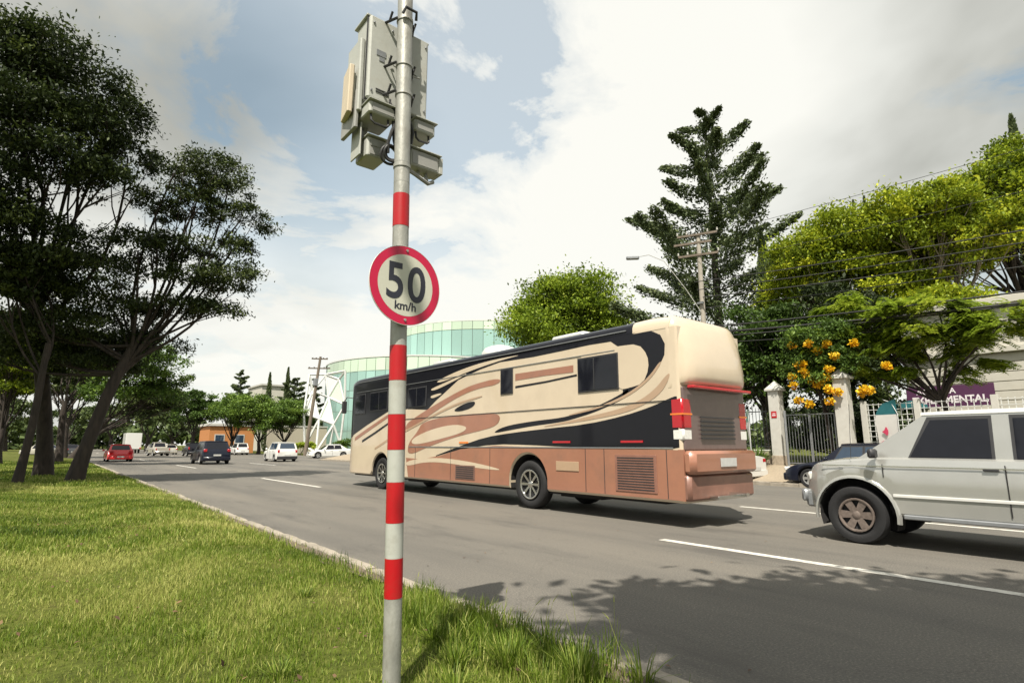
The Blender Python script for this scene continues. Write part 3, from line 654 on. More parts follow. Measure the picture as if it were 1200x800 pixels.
def car(name, label, cat, loc, heading, sp, group=None):
    """local frame: +Y forward, origin on the ground under the middle"""
    root = empty(name, loc, label, cat, group, heading)
    Ln, W = sp['L'], sp['W']; hw = W / 2; paint = M[sp['paint']]; r = sp.get('r', .30); wb = sp['wheels']; sill = sp.get('sill', .2)
    belt = sp['belt']; ar = r + sp.get('archgap', .06)
    ys = sorted(set([-Ln / 2 + Ln * i / 44 for i in range(45)] + [w + ar * math.cos(a) for w in wb for a in np.linspace(0, math.pi, 15)]))
    rings = []
    for y in ys:
        e = min(1.0, (Ln / 2 - abs(y)) / .42); tp = 1 - (1 - e) ** 2.4 * (.17 if y > 0 else .11)
        w = hw * tp; zt = interp(belt, y); zb = sill + (1 - e) ** 3 * .06
        for wy in wb:
            if abs(y - wy) < ar: zb = max(zb, r + math.sqrt(max(0, ar * ar - (y - wy) ** 2)))
        zb = min(zb, zt - .12); zm = zb + (zt - zb) * .5; cr = sp.get('crease', .03)
        half = [(w - .035, zb), (w - .008, zb + .03), (w, zm), (w - .004, zt - .20 if zt - zb > .3 else zm + .01), (w - cr * .8, zt - .10 if zt - zb > .3 else zm + .03), (w - cr - .015, zt - .03), (w - cr - .07, zt - .002), (w * .5, zt + .022)]
        rings.append([(-x, y, z) for x, z in half] + [(x, y, z) for x, z in reversed(half)])
    b = MB(); b.loft(rings); b.build('body', paint, root, smooth=True, angle=32)
    MB().box(-hw + .2, hw - .2, -Ln / 2 + .25, Ln / 2 - .25, sill - .02, .55).build('underbody', M['under'], root)
    # wheel wells
    for wy in wb:
        for s in (-1, 1):
            b = MB(); n = 14; ri = ar - .004
            pts = [(wy + ri * math.cos(a), r + ri * math.sin(a)) for a in np.linspace(-.35, math.pi + .35, n)]
            rg = [[(s * (hw - .045), y, z), (s * (hw - .36), y, z)] for y, z in pts]; b.loft(rg, False, False)
            b.add([(s * (hw - .36), y, z) for y, z in pts], [tuple(range(n))]); b.build('wheel_arch', M['under'], root)
    # cabin
    gh = sp['cabin']            # [(y_belt_front),(y_roof_front),(y_roof_rear),(y_belt_rear)]
    yf, yrf, yrr, yb_ = gh; zr = sp['H']; wb_ = hw - sp.get('crease', .03) - .06; wr = hw - sp.get('tumble', .24)
    zf = interp(belt, yf) - .01; zk = interp(belt, yb_) - .01; zs = max(zf, zk)
    rc_ = sp.get('roofpaint', sp['paint'])
    n = 12
    def side(yv, t):  # point on side plane, t 0 belt 1 roof
        return
    bf, rf, rr, bb = Vector((0, yf, zf)), Vector((0, yrf, zr)), Vector((0, yrr, zr)), Vector((0, yb_, zk))
    b = MB(); rg = []
    for s in range(9):
        t = s / 8
        rg.append(None)
    low = [(-wb_, yb_, zk), (-wb_, yf, zf), (wb_, yf, zf), (wb_, yb_, zk)]
    midr = [(-wr, yrr, zr - .05), (-wr, yrf, zr - .05), (wr, yrf, zr - .05), (wr, yrr, zr - .05)]
    b.loft([low, midr], True, False)
    b.build('pillars', paint, root)
    b = MB(); rings = []
    for k in range(9):
        t = k / 8; y = yrr - .03 + (yrf - yrr + .06) * t; e = 1 - abs(2 * t - 1) ** 4
        rings.append([(-wr - .012, y, zr - .055), (-wr - .006, y, zr - .03), (-wr + .06, y, zr - .012 + .012 * e), (-wr * .4, y, zr + .012 * e + .008), (wr * .4, y, zr + .012 * e + .008), (wr - .06, y, zr - .012 + .012 * e), (wr + .006, y, zr - .03), (wr + .012, y, zr - .055)])
    b.loft(rings); b.build('roof', M[rc_], root, smooth=True, angle=50)
    g = M[sp.get('glassm', 'glass')]; ins = .05
    def pane(nm, q, mm=g, t=.008):
        b = MB(); b.slab(q, t); return b.build(nm, mm, root)
    def quad_at(A, B, C, D_, u0, u1, v0, v1):   # bilinear A B bottom, D C top
        f = lambda u, v: lerp3(lerp3(A, B, u), lerp3(D_, C, u), v)
        return [f(u0, v0), f(u1, v0), f(u1, v1), f(u0, v1)]
    pane('windscreen', quad_at(low[2], low[1], midr[1], midr[2], .06, .94, .06, .93))
    pane('rear_window', quad_at(low[0], low[3], midr[3], midr[0], .09, .91, sp.get('rw0', .16), .9))
    for s in (0, 1):
        A, B, C, D_ = (low[1], low[0], midr[0], midr[1]) if s == 0 else (low[3], low[2], midr[2], midr[3])
        sgn_ = -1 if s == 0 else 1
        for wi, (u0, u1) in enumerate(sp['windows']):
            y0 = yf + (yb_ - yf) * u0; y1 = yf + (yb_ - yf) * u1
            t0 = min(y0 - (sp.get('alean', 0) if wi == 0 else 0), yrf - .04); t1 = max(y1, yrr + .06)
            def sp_(y, v):
                k = (yf - y) / (yf - yb_); zb_ = zf + (zk - zf) * k; return (sgn_ * (wb_ + (wr - wb_) * v), y, zb_ + (zr - .05 - zb_) * v)
            q = [sp_(y0, .08), sp_(y1, .08), sp_(t1, .88), sp_(t0, .88)]
            qq = [sp_(y0 + .035, .03), sp_(y1 - .035, .03), sp_(t1 - .035, .95), sp_(t0 + .035, .95)]
            w_ = pane('side_window', q if s == 0 else q[::-1])
            b = MB(); b.slab(qq if s == 0 else qq[::-1], .004); b.build('window_seal', M['plastic'], root)
    # lights, bumpers, plates
    hl = sp.get('hl', .62); tl = sp.get('tl', .8); tw, th = sp.get('tls', (.2, .16))
    for s in (-1, 1):
        b = MB(); x = s * (hw * .83 - .11); b.box(x - .15, x + .15, Ln / 2 - .20, Ln / 2 - .012, hl - .06, hl + .07, .04); b.build('headlight', M['clearlens'], root, smooth=True)
        b = MB(); x = s * (hw * .90 - tw / 2); b.box(x - tw / 2, x + tw / 2 , -Ln / 2 - .006, -Ln / 2 + .18, tl - th / 2, tl + th / 2, .03); b.build('tail_light', M['taillight'], root, smooth=True)
        if sp.get('mirror', True):
            b = MB(); b.box(s * (hw + .10) - .09, s * (hw + .10) + .09, yf - .33, yf - .23, zf + .02, zf + .15, .04); b.tube([(s * (hw - .06), yf - .27, zf + .04), (s * (hw + .04), yf - .27, zf + .05)], .02, 6); b.build('mirror', M[sp.get('mirrorm', sp['paint'])], root, smooth=True)
    bm_ = M[sp.get('bumper', sp['paint'])]
    MB().box(-hw * .93, hw * .93, -Ln / 2 - .05, -Ln / 2 + .12, sill + .03, sill + .27, .05).build('rear_bumper', bm_, root, smooth=True)
    MB().box(-hw * .88, hw * .88, Ln / 2 - .14, Ln / 2 + .04, sill + .02, sill + .26, .05).build('front_bumper', bm_, root, smooth=True)
    MB().box(-.25, .25, -Ln / 2 - .062, -Ln / 2 - .045, sp.get('platez', .52) - .06, sp.get('platez', .52) + .06).build('number_plate', M['plate'], root)
    b = MB(); b.box(-.42, .42, Ln / 2 - .01, Ln / 2 + .02, hl - .05, hl + .05, .02); b.build('grille', M['plastic'], root)
    # door seams and handles
    for s in (-1, 1):
        for yd in sp.get('doors', []):
            b = MB(); zt = interp(belt, yd); b.box(s * (hw + .002) - .004, s * (hw + .002) + .004, yd - .006, yd + .006, sill + .08, zt - .08); b.build('door_seam', M['under'], root)
            b = MB(); zz = zt - .14; b.box(s * (hw + .012) - .012, s * (hw + .012) + .012, yd + .06, yd + .22, zz - .014, zz + .014, .008); b.build('door_handle', M[sp.get('mirrorm', sp['paint'])], root)
        for wy in wb:
            wheel('wheel', root, s * (hw - .115), wy, r, .2 if r < .35 else .25, s, sp.get('rim', 'alloy'), sp.get('spokes', 5), sp.get('rimr', .64))
    return root
HATCH = dict(L=3.95, W=1.68, H=1.46, r=.29, wheels=(1.25, -1.2), paint='navy', belt=[(-1.98, .62), (-1.93, .88), (-1.6, .95), (.6, .92), (.9, .88), (1.6, .76), (1.9, .62), (1.98, .5)], cabin=(.95, .3, -1.35, -1.82), windows=[(.16, .46), (.5, .82)], doors=(-.1, -.95), tl=.82, tls=(.22, .2))
def spec(base, **k): d = dict(base); d.update(k); return d
car('hatchback', 'bright red hatchback driving away in the lane beside the left kerb', 'car', (5.05, 60.0, 0), 0, spec(HATCH, paint='red', L=4.3, W=1.86, H=1.44, tl=.86, tls=(.3, .14), platez=.42, cabin=(1.0, .35, -1.2, -1.75)))
car('hatchback', 'dark navy blue hatchback driving away behind the white hatchback', 'car', (9.85, 48.3, 0), 0, spec(HATCH, L=4.5, W=1.98, H=1.68, r=.33, tl=1.0, platez=.66, sill=.26, wheels=(1.4, -1.35), belt=[(-2.25, .7), (-2.2, .98), (-1.8, 1.06), (.6, 1.03), (.95, .99), (1.8, .86), (2.15, .7), (2.25, .55)], cabin=(1.0, .35, -1.65, -2.05)))
car('hatchback', 'small boxy white hatchback with black rear bumper driving away', 'car', (16.0, 51.5, 0), 0, spec(HATCH, paint='white', L=3.9, W=1.8, H=1.62, bumper='plastic', cabin=(.85, .3, -1.68, -1.88), tls=(.18, .24), tl=.86, rimr=.5, spokes=8, belt=[(-1.95, .85), (-1.92, 1.0), (-1.6, 1.04), (.7, 1.0), (.95, .96), (1.7, .86), (1.9, .72), (1.95, .5)], glassm='glass_blue'))
PICK = dict(L=5.0, W=1.78, H=1.72, r=.35, wheels=(1.65, -1.4), paint='champagne', sill=.36, archgap=.09, belt=[(-2.5, 1.02), (-2.4, 1.05), (.9, 1.08), (1.2, 1.05), (2.3, .98), (2.5, .8)], cabin=(1.25, .65, -.55, -.75), windows=[(.2, .88)], doors=(-.2,), tl=.85, tls=(.14, .3), bumper='chrome', platez=.6)
car('pickup_truck', 'silver pickup with an open load bed ahead of the navy hatchback', 'pickup', (11.5, 86.5, 0), R(4), PICK)
SUVS = dict(L=4.1, W=1.75, H=1.66, r=.34, wheels=(1.25, -1.25), paint='black', sill=.28, belt=[(-2.05, .7), (-2.0, .98), (.8, 1.03), (1.1, .98), (1.95, .85), (2.05, .6)], cabin=(1.0, .35, -1.6, -1.9), windows=[(.14, .4), (.44, .68), (.72, .92)], doors=(-.1, -1.0), tl=.98, tls=(.14, .3))
car('compact_suv', 'black compact suv on the road left of the navy hatchback', 'car', (14.6, 82.0, 0), 0, SUVS)
car('compact_suv', 'white suv with dark rear window parked under the round trees', 'car', (21.6, 88.0, 0), 0, spec(SUVS, paint='white', tls=(.2, .18), tl=.9))
car('hatchback', 'pale silver hatchback partly hidden behind the black suv', 'car', (14.6, 99.0, 0), 0, spec(HATCH, paint='champagne'))
car('hatchback', 'dark grey hatchback far up the road beside the silver pickup', 'car', (13.6, 108.0, 0), 0, spec(HATCH, paint='darkgrey', H=1.5))
SEDAN = dict(L=4.45, W=1.74, H=1.44, r=.31, wheels=(1.38, -1.27), paint='white', belt=[(-2.22, .6), (-2.18, .92), (-1.9, .98), (-1.4, .96), (.8, .9), (1.0, .87), (1.85, .74), (2.12, .62), (2.22, .48)], cabin=(1.05, .35, -1.0, -1.72), windows=[(.17, .47), (.5, .78)], doors=(-.1, -.98), tl=.82, tls=(.26, .15), hl=.6)
car('sedan', 'white sedan pulling out of the side street in front of the glass building', 'car', (24.0, 60.6, 0), R(82), spec(SEDAN, W=1.75))
car('sedan', 'dark blue sedan parked at the far kerb beside the gate', 'car', (20.62, 7.25, 0), 0, spec(SEDAN, paint='navy', glassm='glass_blue', L=4.5, r=.31, belt=[(-2.24, .6), (-2.2, .88), (-1.9, .93), (-1.4, .95), (.8, .90), (1.1, .86), (1.85, .74), (2.14, .62), (2.24, .48)]))
car('sedan', 'white car parked at the far kerb beyond the tail of the motorhome', 'car', (20.75, 13.1, 0), 0, spec(SEDAN, L=4.3))
car('hatchback', 'dark car parked far away beneath the trees left of the road', 'car', (2.6, 96, 0), R(12), spec(HATCH, paint='darkgrey'))
car('hatchback', 'silver car far away under the trees at the left end of the road', 'car', (-.4, 99, 0), R(60), spec(HATCH, paint='champagne'))

# white box van far up the road
v = empty('box_van', (11.6, 118, 0), 'white box van far up the road behind the red hatchback', 'van')
MB().box(-1.15, 1.15, -3.0, 1.6, .7, 3.35, .06).build('cargo_box', M['white'], v)
b = MB(); b.loft([[(-1.0, 1.7, .5), (1.0, 1.7, .5), (1.0, 1.7, 2.4), (-1.0, 1.7, 2.4)], [(-1.0, 2.8, .5), (1.0, 2.8, .5), (1.0, 2.8, 2.2), (-1.0, 2.8, 2.2)], [(-1.0, 3.4, .5), (1.0, 3.4, .5), (1.0, 3.4, 1.2), (-1.0, 3.4, 1.2)]]); b.build('cab', M['white'], v)
for s in (-1, 1):
    MB().box(s * 1.0 - .12, s * 1.0 + .12, -3.03, -3.0, .75, .95).build('tail_light', M['taillight'], v)
    for y in (-2.0, 2.4): wheel('wheel', v, s * .95, y, .4, .25, s, 'alloy', 0)

# ------------------------------------------------------------------ silver off-road wagon in the near right foreground
W_ = dict(L=4.42, W=1.84, H=1.86, r=.40, wheels=(1.50, -1.30), paint='silver', sill=.44, archgap=.12, crease=.035, tumble=.20,
          belt=[(-2.21, .8), (-2.18, 1.16), (-1.7, 1.22), (1.05, 1.23), (1.25, 1.22), (1.75, 1.18), (2.03, 1.13), (2.15, 1.05), (2.21, .90)],
          cabin=(1.45, .58, -2.02, -2.14), alean=.26, windows=[(.19, .437), (.505, .73), (.77, .94)], doors=(-.25, -1.3), tl=1.0, tls=(.14, .4), bumper='greysteel', roofpaint='white', rim='rustrim', spokes=6, rimr=.58, hl=.92, platez=.75, mirrorm='plastic', glassm='glass')
suv = car('off_road_wagon', 'silver off-road wagon with white roof driving out at the right edge', 'car', (10.17, 1.92, 0), 0, W_)
for s in (-1, 1):
    x = s * .925
    MB().box(x - .012, x + .012, -2.0, 1.0, .685, .725, .008).build('side_moulding', M['white'], suv)
    MB().box(x - .006, x + .006, -2.0, 1.9, 1.095, 1.108).build('body_line', M['chrome'], suv)
    MB().box(x - .03, x + .05, -.85, 1.0 - .1, .40, .46, .02).build('side_step', M['greysteel'], suv)
    for wy in (1.50, -1.30):
        b = MB(); n = 20; a0 = np.linspace(-.15, math.pi + .15, n); rg = []
        for a in a0:
            c, q = math.cos(a), math.sin(a); rg.append([(s * .90, wy + .52 * c, .40 + .52 * q), (s * .945, wy + .523 * c, .40 + .523 * q), (s * .94, wy + .55 * c, .40 + .55 * q), (s * .90, wy + .575 * c, .40 + .575 * q)])
        b.loft(rg, True, True); b.build('wheel_flare', M['silver'], suv, smooth=True, angle=45)
    MB().box(s * .925 - .004, s * .925 + .004, 1.09, 1.10, .95, 1.13).build('door_seam', M['under'], suv)
b = MB(); b.tube([(-.90, 1.5, 1.2), (-.90, 1.45, 2.0)], .004, 5); b.build('aerial', M['plastic'], suv)
b = MB(); b.box(-.82, .82, 2.20, 2.31, .54, .72, .04); b.build('bull_bar', M['greysteel'], suv, smooth=True)

# ------------------------------------------------------------------ motorhome
BX0, BX1, BY0, BY1 = 8.5, 10.62, 5.78, 20.05
bus = empty('motorhome', (9.75, 12.9, 0), 'long cream, black and copper striped coach motorhome driving past in the second lane', 'motorhome')
WH = [(17.15, .50), (9.85, .53)]
def bus_bottom(y, z0=.42):
    z = z0
    for wy, r in WH:
        a = r + .13
        if abs(y - wy) < a: z = max(z, r + .02 + math.sqrt(max(0, a * a - (y - wy) ** 2)) * .98)
    return z
ys = sorted(set(list(np.linspace(BY0, BY1, 60)) + [BY0 + .025, BY0 + .05] + [wy + (r + .13) * math.cos(a) for wy, r in WH for a in np.linspace(0, math.pi, 21)]))
b = WB(); b.world = False; rings = []
for y in ys:
    e = max(0, (y - (BY1 - .75)) / .75); zt = 3.50 - .0 * e; ins = .28 * e ** 2.2; f = max(0, (BY0 + .05 - y) / .05); ins += .03 * f ** 2
    zb = bus_bottom(y) + .12 * max(0, e - .4)
    def X(u): return BX0 + ins if u < .5 else BX1 - ins
    rings.append([(X(0) + .04, y, zb), (X(0), y, zb + .04), (X(0), y, 1.5), (X(0), y, 2.6), (X(0), y, zt), (X(1), y, zt), (X(1), y, 2.6), (X(1), y, 1.5), (X(1), y, zb + .04), (X(1) - .04, y, zb)])
b.loft(rings); b.build('body', M['cream'], bus, smooth=True, off=bus.location, angle=30)
# roof shell
rings = []
for y in np.linspace(BY0 + .95, BY1, 40):
    e = max(0, (y - (BY1 - 1.1)) / 1.1); ins = .28 * max(0, (y - (BY1 - .75)) / .75) ** 2.2; dz = -.12 * e ** 2.5; a = BX0 + ins; c = BX1 - ins
    rings.append([(a - .002, y, 3.49), (a + .004, y, 3.60 + dz * .5), (a + .04, y, 3.67 + dz), (a + .12, y, 3.725 + dz), (a + .35, y, 3.75 + dz), (c - .35, y, 3.75 + dz), (c - .12, y, 3.725 + dz), (c - .04, y, 3.67 + dz), (c - .004, y, 3.60 + dz * .5), (c + .002, y, 3.49)])
MB().loft(rings).build('roof', M['black'], bus, smooth=True, off=bus.location, angle=50)
# rear cap in cream, swept out into a lip
rings = []
for y, top, out in [(BY0 + .97, 3.752, .003), (BY0 + .6, 3.76, .005), (BY0 + .3, 3.745, .005), (BY0 + .14, 3.715, .004)]:
    a = BX0 - out; c = BX1 + out; k = top - 3.75
    rings.append([(a, y, 3.485), (a + .004, y, 3.60 + k * .8), (a + .04, y, 3.67 + k), (a + .12, y, 3.725 + k), (a + .35, y, 3.752 + k), (c - .35, y, 3.752 + k), (c - .12, y, 3.725 + k), (c - .04, y, 3.67 + k), (c - .004, y, 3.60 + k * .8), (c, y, 3.485)])
cap = MB().loft(rings).build('rear_cap', M['cream'], bus, smooth=True, off=bus.location, angle=50)
b = MB(); rings = []
for z, yo in [(2.40, .0), (2.43, -.12), (2.48, -.19), (2.58, -.225), (2.8, -.215), (3.05, -.17), (3.3, -.11), (3.5, -.035), (3.58, .01), (3.65, .06), (3.70, .12), (3.715, .15)]:
    back = []; nn_ = 12; xi = 2.4 * max(0, z - 3.5) ** 2; xa, xb = BX0 - .004 + xi, BX1 + .004 - xi
    for k in range(nn_ + 1):
        u = k / nn_; e = 1 - abs(2 * u - 1) ** 3.2; xx = xa + (xb - xa) * (.5 - .5 * math.cos(math.pi * u)) if k not in (0, nn_) else (xa if k == 0 else xb)
        back.append((xx, BY0 + .16 + (yo - .16) * e ** .8, z + .02 * e))
    rings.append(back + [(xb, BY0 + .22, z), (xa, BY0 + .22, z)])
b.loft(rings); b.build('rear_panel', M['cream'], bus, smooth=True, off=bus.location, angle=40)
b = MB(); b.box(BX0 + .08, BX1 - .08, BY0 - .235, BY0 - .10, 2.375, 2.425, .015); b.build('brake_light_strip', M['taillight'], bus, off=bus.location)
b = MB(); b.box(BX0 + .03, BX1 - .03, BY0 - .045, BY0 + .01, 1.31, 2.40, .03); eng = b.build('engine_cover', mat('engine_cover_paint', (.13, .09, .085), .3, coat=.4), bus, off=bus.location)
for k in range(6):
    MB().box(BX0 + .5, BX1 - .5, BY0 - .085, BY0 - .057, 1.50 + k * .075, 1.525 + k * .075).build('louvre', M['plastic'], bus, off=bus.location)
b = MB(); b.box(BX0 - .01, BX1 + .01, BY0 - .22, BY0 + .04, .90, 1.30, .09); b.build('rear_bumper', M['brown'], bus, off=bus.location, smooth=True)
b = MB(); b.box(BX0 - .007, BX1 + .007, BY0 - .12, BY0 + .06, .46, .89, .06); b.build('lower_skirt', mat('skirt_paint', (.22, .11, .08), .4, coat=.3), bus, off=bus.location, smooth=True)
for xa in (BX0 - .0085, BX1 - .05): MB().box(xa, xa + .0585, BY0 - .02, BY0 + .08, .46, 1.318).build('corner_trim', M['brown'], bus, off=bus.location)
MB().box(9.3, 9.82, BY0 - .24, BY0 - .228, 1.02, 1.17).build('number_plate', M['plate'], bus, off=bus.location)
b = MB(); b.box(9.05, 10.0, BY0 - .30, BY0 - .12, .47, .53, .01); b.box(9.7, 9.8, BY0 - .45, BY0 - .1, .50, .56); b.build('tow_hitch', M['chrome'], bus, off=bus.location)
for xa in (BX0 - .006, BX1 - .27 + .006):
    tl = MB().box(xa, xa + .27, BY0 - .05, BY0 + .20, 1.68, 2.20, .03).build('tail_light', M['taillight'], bus, off=bus.location, smooth=True)
    MB().box(xa - .004, xa + .274, BY0 - .055, BY0 + .203, 1.915, 1.945).build('lens_divider', M['orange_lens'], tl, off=(0, 0, 0)).location = -bus.location
    MB().box(xa + .002, xa + .268, BY0 - .046, BY0 + .19, 1.48, 1.67, .03).build('reversing_light', M['clearlens'], bus, off=bus.location, smooth=True)
# windscreen and front
b = MB(); b.box(BX0 + .42, BX1 - .42, BY1 - .02, BY1 + .015, 1.75, 3.35, .02); b.build('windscreen', M['glass'], bus, off=bus.location)
b = MB(); b.box(BX0 + .35, BX1 - .35, BY1 - .02, BY1 + .10, .5, 1.0, .05); b.build('front_bumper', M['cream'], bus, off=bus.location)
for x in (BX0 + .45, BX1 - .45): MB().box(x - .12, x + .12, BY1 - .02, BY1 + .03, 1.05, 1.3, .03).build('headlight', M['clearlens'], bus, off=bus.location)
b = MB(); b.tube([(BX0 + .35, BY1 + .0, 3.1), (BX0 + .1, BY1 + .25, 3.15), (BX0 + .02, BY1 + .3, 3.0)], .02, 6); b.box(BX0 - .06, BX0 + .12, BY1 + .26, BY1 + .36, 2.55, 3.0, .03); b.build('mirror', M['plastic'], bus, off=bus.location)
# livery, cut from vinyl and laid on the flat near side in layers
BL = bus.location
def vinyl(name, pts, layer, m, it=2, par=None):
    p = chaikin(pts, it) if it else pts
    b = MB(); b.poly_x(p, BX0 - .003 * layer, BX0 - .003 * layer + .0025)
    o = b.build(name, M[m] if isinstance(m, str) else m, bus, off=BL)
    return o
up = [(20.0, 1.46), (19.9, 1.55), (18.28, 2.06), (16.74, 2.46), (15.45, 2.48), (14.29, 2.4), (13.87, 2.62), (13.43, 2.81), (12.71, 3.13), (11.73, 3.31), (10.88, 3.41), (9.63, 3.39), (8.65, 3.41), (7.89, 3.43), (7.3, 3.42), (7.05, 3.25), (7.0, 2.71), (7.05, 2.30), (6.73, 2.43), (6.40, 2.63), (6.17, 2.81), (6.05, 3.0), (6.03, 3.2), (6.12, 3.38), (6.35, 3.50)]
# stay on the part of the side that is flat: the front corner is wrapped separately
flat = [(19.3, 1.76)] + up[2:] + [(19.3, 3.50)]
vinyl('black_panel', flat, 1, 'black', 0)
b = MB(); vs = []; ny = 10
for i in range(ny + 1):
    y = 19.3 + .73 * i / ny; e = max(0, (y - (BY1 - .75)) / .75); x = BX0 + .28 * e ** 2.2 - .004; zl = 1.76 - (y - 19.3) * .40
    vs += [(x, y, zl), (x, y, 3.50)]
b.add(vs, [(2 * i, 2 * i + 1, 2 * i + 3, 2 * i + 2) for i in range(ny)]); b.build('black_panel', M['black'], bus, off=BL)
vinyl('swoosh', [(11.21, 1.67), (10.73, 1.84), (9.65, 1.93), (8.68, 1.97), (8.15, 2.06), (7.7, 2.16), (7.08, 2.36), (6.9, 2.46), (6.9, 2.34), (7.09, 2.24), (7.71, 2.06), (8.16, 1.97), (8.68, 1.88), (9.65, 1.82), (10.5, 1.74)], 1, 'black')
vinyl('swoosh', [(14.17, 1.02), (12.54, 1.38), (11.45, 1.59), (10.41, 1.68), (9.22, 1.75), (8.02, 1.81), (7.04, 1.94), (6.36, 2.09), (6.0, 2.21), (5.835, 2.25), (5.835, 2.2), (5.835, 1.4), (5.835, 1.34), (6.3, 1.33), (7.73, 1.35), (8.7, 1.36), (9.8, 1.40), (11.07, 1.42), (12.54, 1.29)], 1, 'black', 1)
def bottom_poly():
    top = [(15.46, 1.02), (14.6, .99), (13.6, 1.10), (12.54, 1.29), (11.06, 1.38), (9.23, 1.34), (7.73, 1.35), (6.3, 1.32), (5.835, 1.31)]
    bot = [(y, bus_bottom(y) + .045) for y in sorted(set(list(np.linspace(5.835, 15.3, 30)) + [9.85 + .66 * math.cos(a) for a in np.linspace(0, math.pi, 25)]))]
    return top + bot
vinyl('copper_panel', bottom_poly(), 2, 'brown', 0)
vinyl('swoosh', [(15.45, 0.92), (14.31, 1.04), (13.06, 1.04), (11.69, 0.94), (10.62, 0.80), (11.69, 0.82), (13.06, 0.92), (14.3, 0.93), (15.44, 0.76)], 3, 'cream')
vinyl('swoosh', [(15.38, 1.43), (14.79, 1.8), (14.56, 2.06), (13.1, 2.18), (11.79, 2.19), (11.0, 2.16), (10.83, 2.05), (11.0, 1.85), (11.78, 1.74), (12.75, 1.62), (14.05, 1.38), (15.35, 1.07)], 2, 'brown')
vinyl('swoosh', [(15.23, 1.55), (14.21, 1.81), (12.97, 1.95), (12.24, 1.88), (12.39, 1.73), (13.38, 1.58), (15.01, 1.38)], 3, 'cream')
vinyl('swoosh', [(15.52, 2.02), (15.06, 2.18), (14.33, 2.4), (13.42, 2.64), (12.58, 2.84), (11.99, 2.95), (10.87, 3.03), (10.87, 2.87), (11.8, 2.83), (12.58, 2.70), (13.42, 2.47), (14.32, 2.18), (15.05, 1.93), (15.61, 1.78)], 2, 'brown')
vinyl('swoosh', [(15.9, 1.75), (15.0, 1.98), (14.3, 2.16), (13.5, 2.36), (12.6, 2.54), (11.6, 2.64), (11.6, 2.60), (12.6, 2.48), (13.5, 2.30), (14.3, 2.10), (15.0, 1.92), (15.9, 1.70)], 3, 'tan')
vinyl('swoosh', [(10.28, 3.06), (9.2, 3.06), (8.35, 3.06), (8.35, 2.91), (9.2, 2.92), (10.28, 2.90)], 2, 'brown', 0)
vinyl('pinstripe', [(10.28, 2.77), (9.2, 2.80), (8.25, 2.86), (8.25, 2.82), (9.21, 2.76), (10.28, 2.72)], 2, 'black', 0)
vinyl('swoosh', [(12.98, 2.31), (12.37, 2.49), (11.87, 2.52), (11.98, 2.36), (12.57, 2.27)], 2, 'black')
vinyl('swoosh', [(13.95, 3.16), (12.85, 3.37), (11.48, 3.50), (9.9, 3.58 - .08), (10.74, 3.46), (12.0, 3.34), (13.45, 3.14)], 2, 'cream')
vinyl('swoosh', [(14.2, 2.98), (13.44, 3.10), (12.6, 3.24), (12.2, 3.27), (12.9, 3.12), (13.94, 2.92)], 2, 'cream')
vinyl('swoosh', [(14.16, 2.79), (13.61, 2.84), (13.5, 2.80), (14.06, 2.70)], 2, 'cream')
vinyl('swoosh', [(9.79, 1.75), (7.71, 1.99), (6.85, 2.13), (6.32, 2.36), (5.97, 2.69), (5.95, 2.58), (6.2, 2.27), (6.81, 2.03), (7.71, 1.91)], 2, 'tan')
vinyl('swoosh', [(8.5, 2.03), (7.6, 2.16), (6.9, 2.36), (6.42, 2.62), (6.15, 2.9), (6.12, 2.86), (6.38, 2.58), (6.9, 2.30), (7.6, 2.12), (8.5, 2.0)], 2, 'tan')
vinyl('swoosh', [(19.2, 1.66), (18.27, 1.94), (16.73, 2.37), (16.72, 2.27), (18.25, 1.82), (19.2, 1.54)], 2, 'brown', 0)
vinyl('swoosh', [(18.6, 1.56), (17.6, 1.84), (16.2, 2.26), (16.2, 2.20), (17.6, 1.76), (18.6, 1.48)], 2, 'black', 0)
vinyl('swoosh', [(17.6, 1.30), (16.6, 1.62), (15.6, 1.86), (15.6, 1.80), (16.6, 1.54), (17.6, 1.24)], 2, 'tan', 0)
# seams, rails
def rail(name, y0, y1, z, h, m, d=.012):
    MB().box(BX0 - .002 - d, BX0 - .001, y0, y1, z, z + h).build(name, M[m], bus, off=BL)
rail('awning_rail', 6.9, 19.2, 3.585 - .02, .02, 'greysteel', .02)
rail('trim_line', 7.2, 19.2, 3.225, .014, 'greysteel', .014)
rail('trim_line', 5.96, 16.3, 2.168, .014, 'plastic', .013)
rail('trim_line', 5.96, 15.3, 1.335, .022, 'greysteel', .013)
rail('trim_line', 6.0, 15.3, .44, .03, 'cream', .014) if False else None
for y in (8.05, 11.25, 13.0, 14.9, 7.55, 6.0 + .1):
    MB().box(BX0 - .0115, BX0 - .001, y, y + .012, bus_bottom(y) + .06, 1.32).build('bay_seam', M['plastic'], bus, off=BL)
# windows
def win(y0, y1, z0, z1, fr=.035, divs=()):
    f = MB().box(BX0 - .022, BX0 - .001, y0, y1, z0, z1, .01).build('window', M['plastic'], bus, off=BL)
    MB().box(BX0 - .027, BX0 - .0225, y0 + fr, y1 - fr, z0 + fr, z1 - fr).build('pane', M['glass'], f, off=BL)
    for d in divs: MB().box(BX0 - .033, BX0 - .0275, d - .012, d + .012, z0 + fr, z1 - fr).build('divider', M['plastic'], f, off=BL)
# the window block of the bedroom slide
vinyl('slide_panel', [(8.45, 3.30), (7.1, 3.30), (6.62, 3.28), (6.42, 3.05), (6.40, 2.78), (6.55, 2.52), (6.9, 2.46), (7.1, 2.45)], 3, 'cream', 1)
win(7.12, 8.22, 2.46, 3.18, divs=(7.75,)); win(10.36, 10.84, 2.60, 3.22); win(14.35, 15.42, 2.50, 3.10, divs=(14.9,)); win(16.78, 18.08, 2.52, 3.16, divs=(17.4,)); win(18.45, 19.28, 2.45, 3.16)
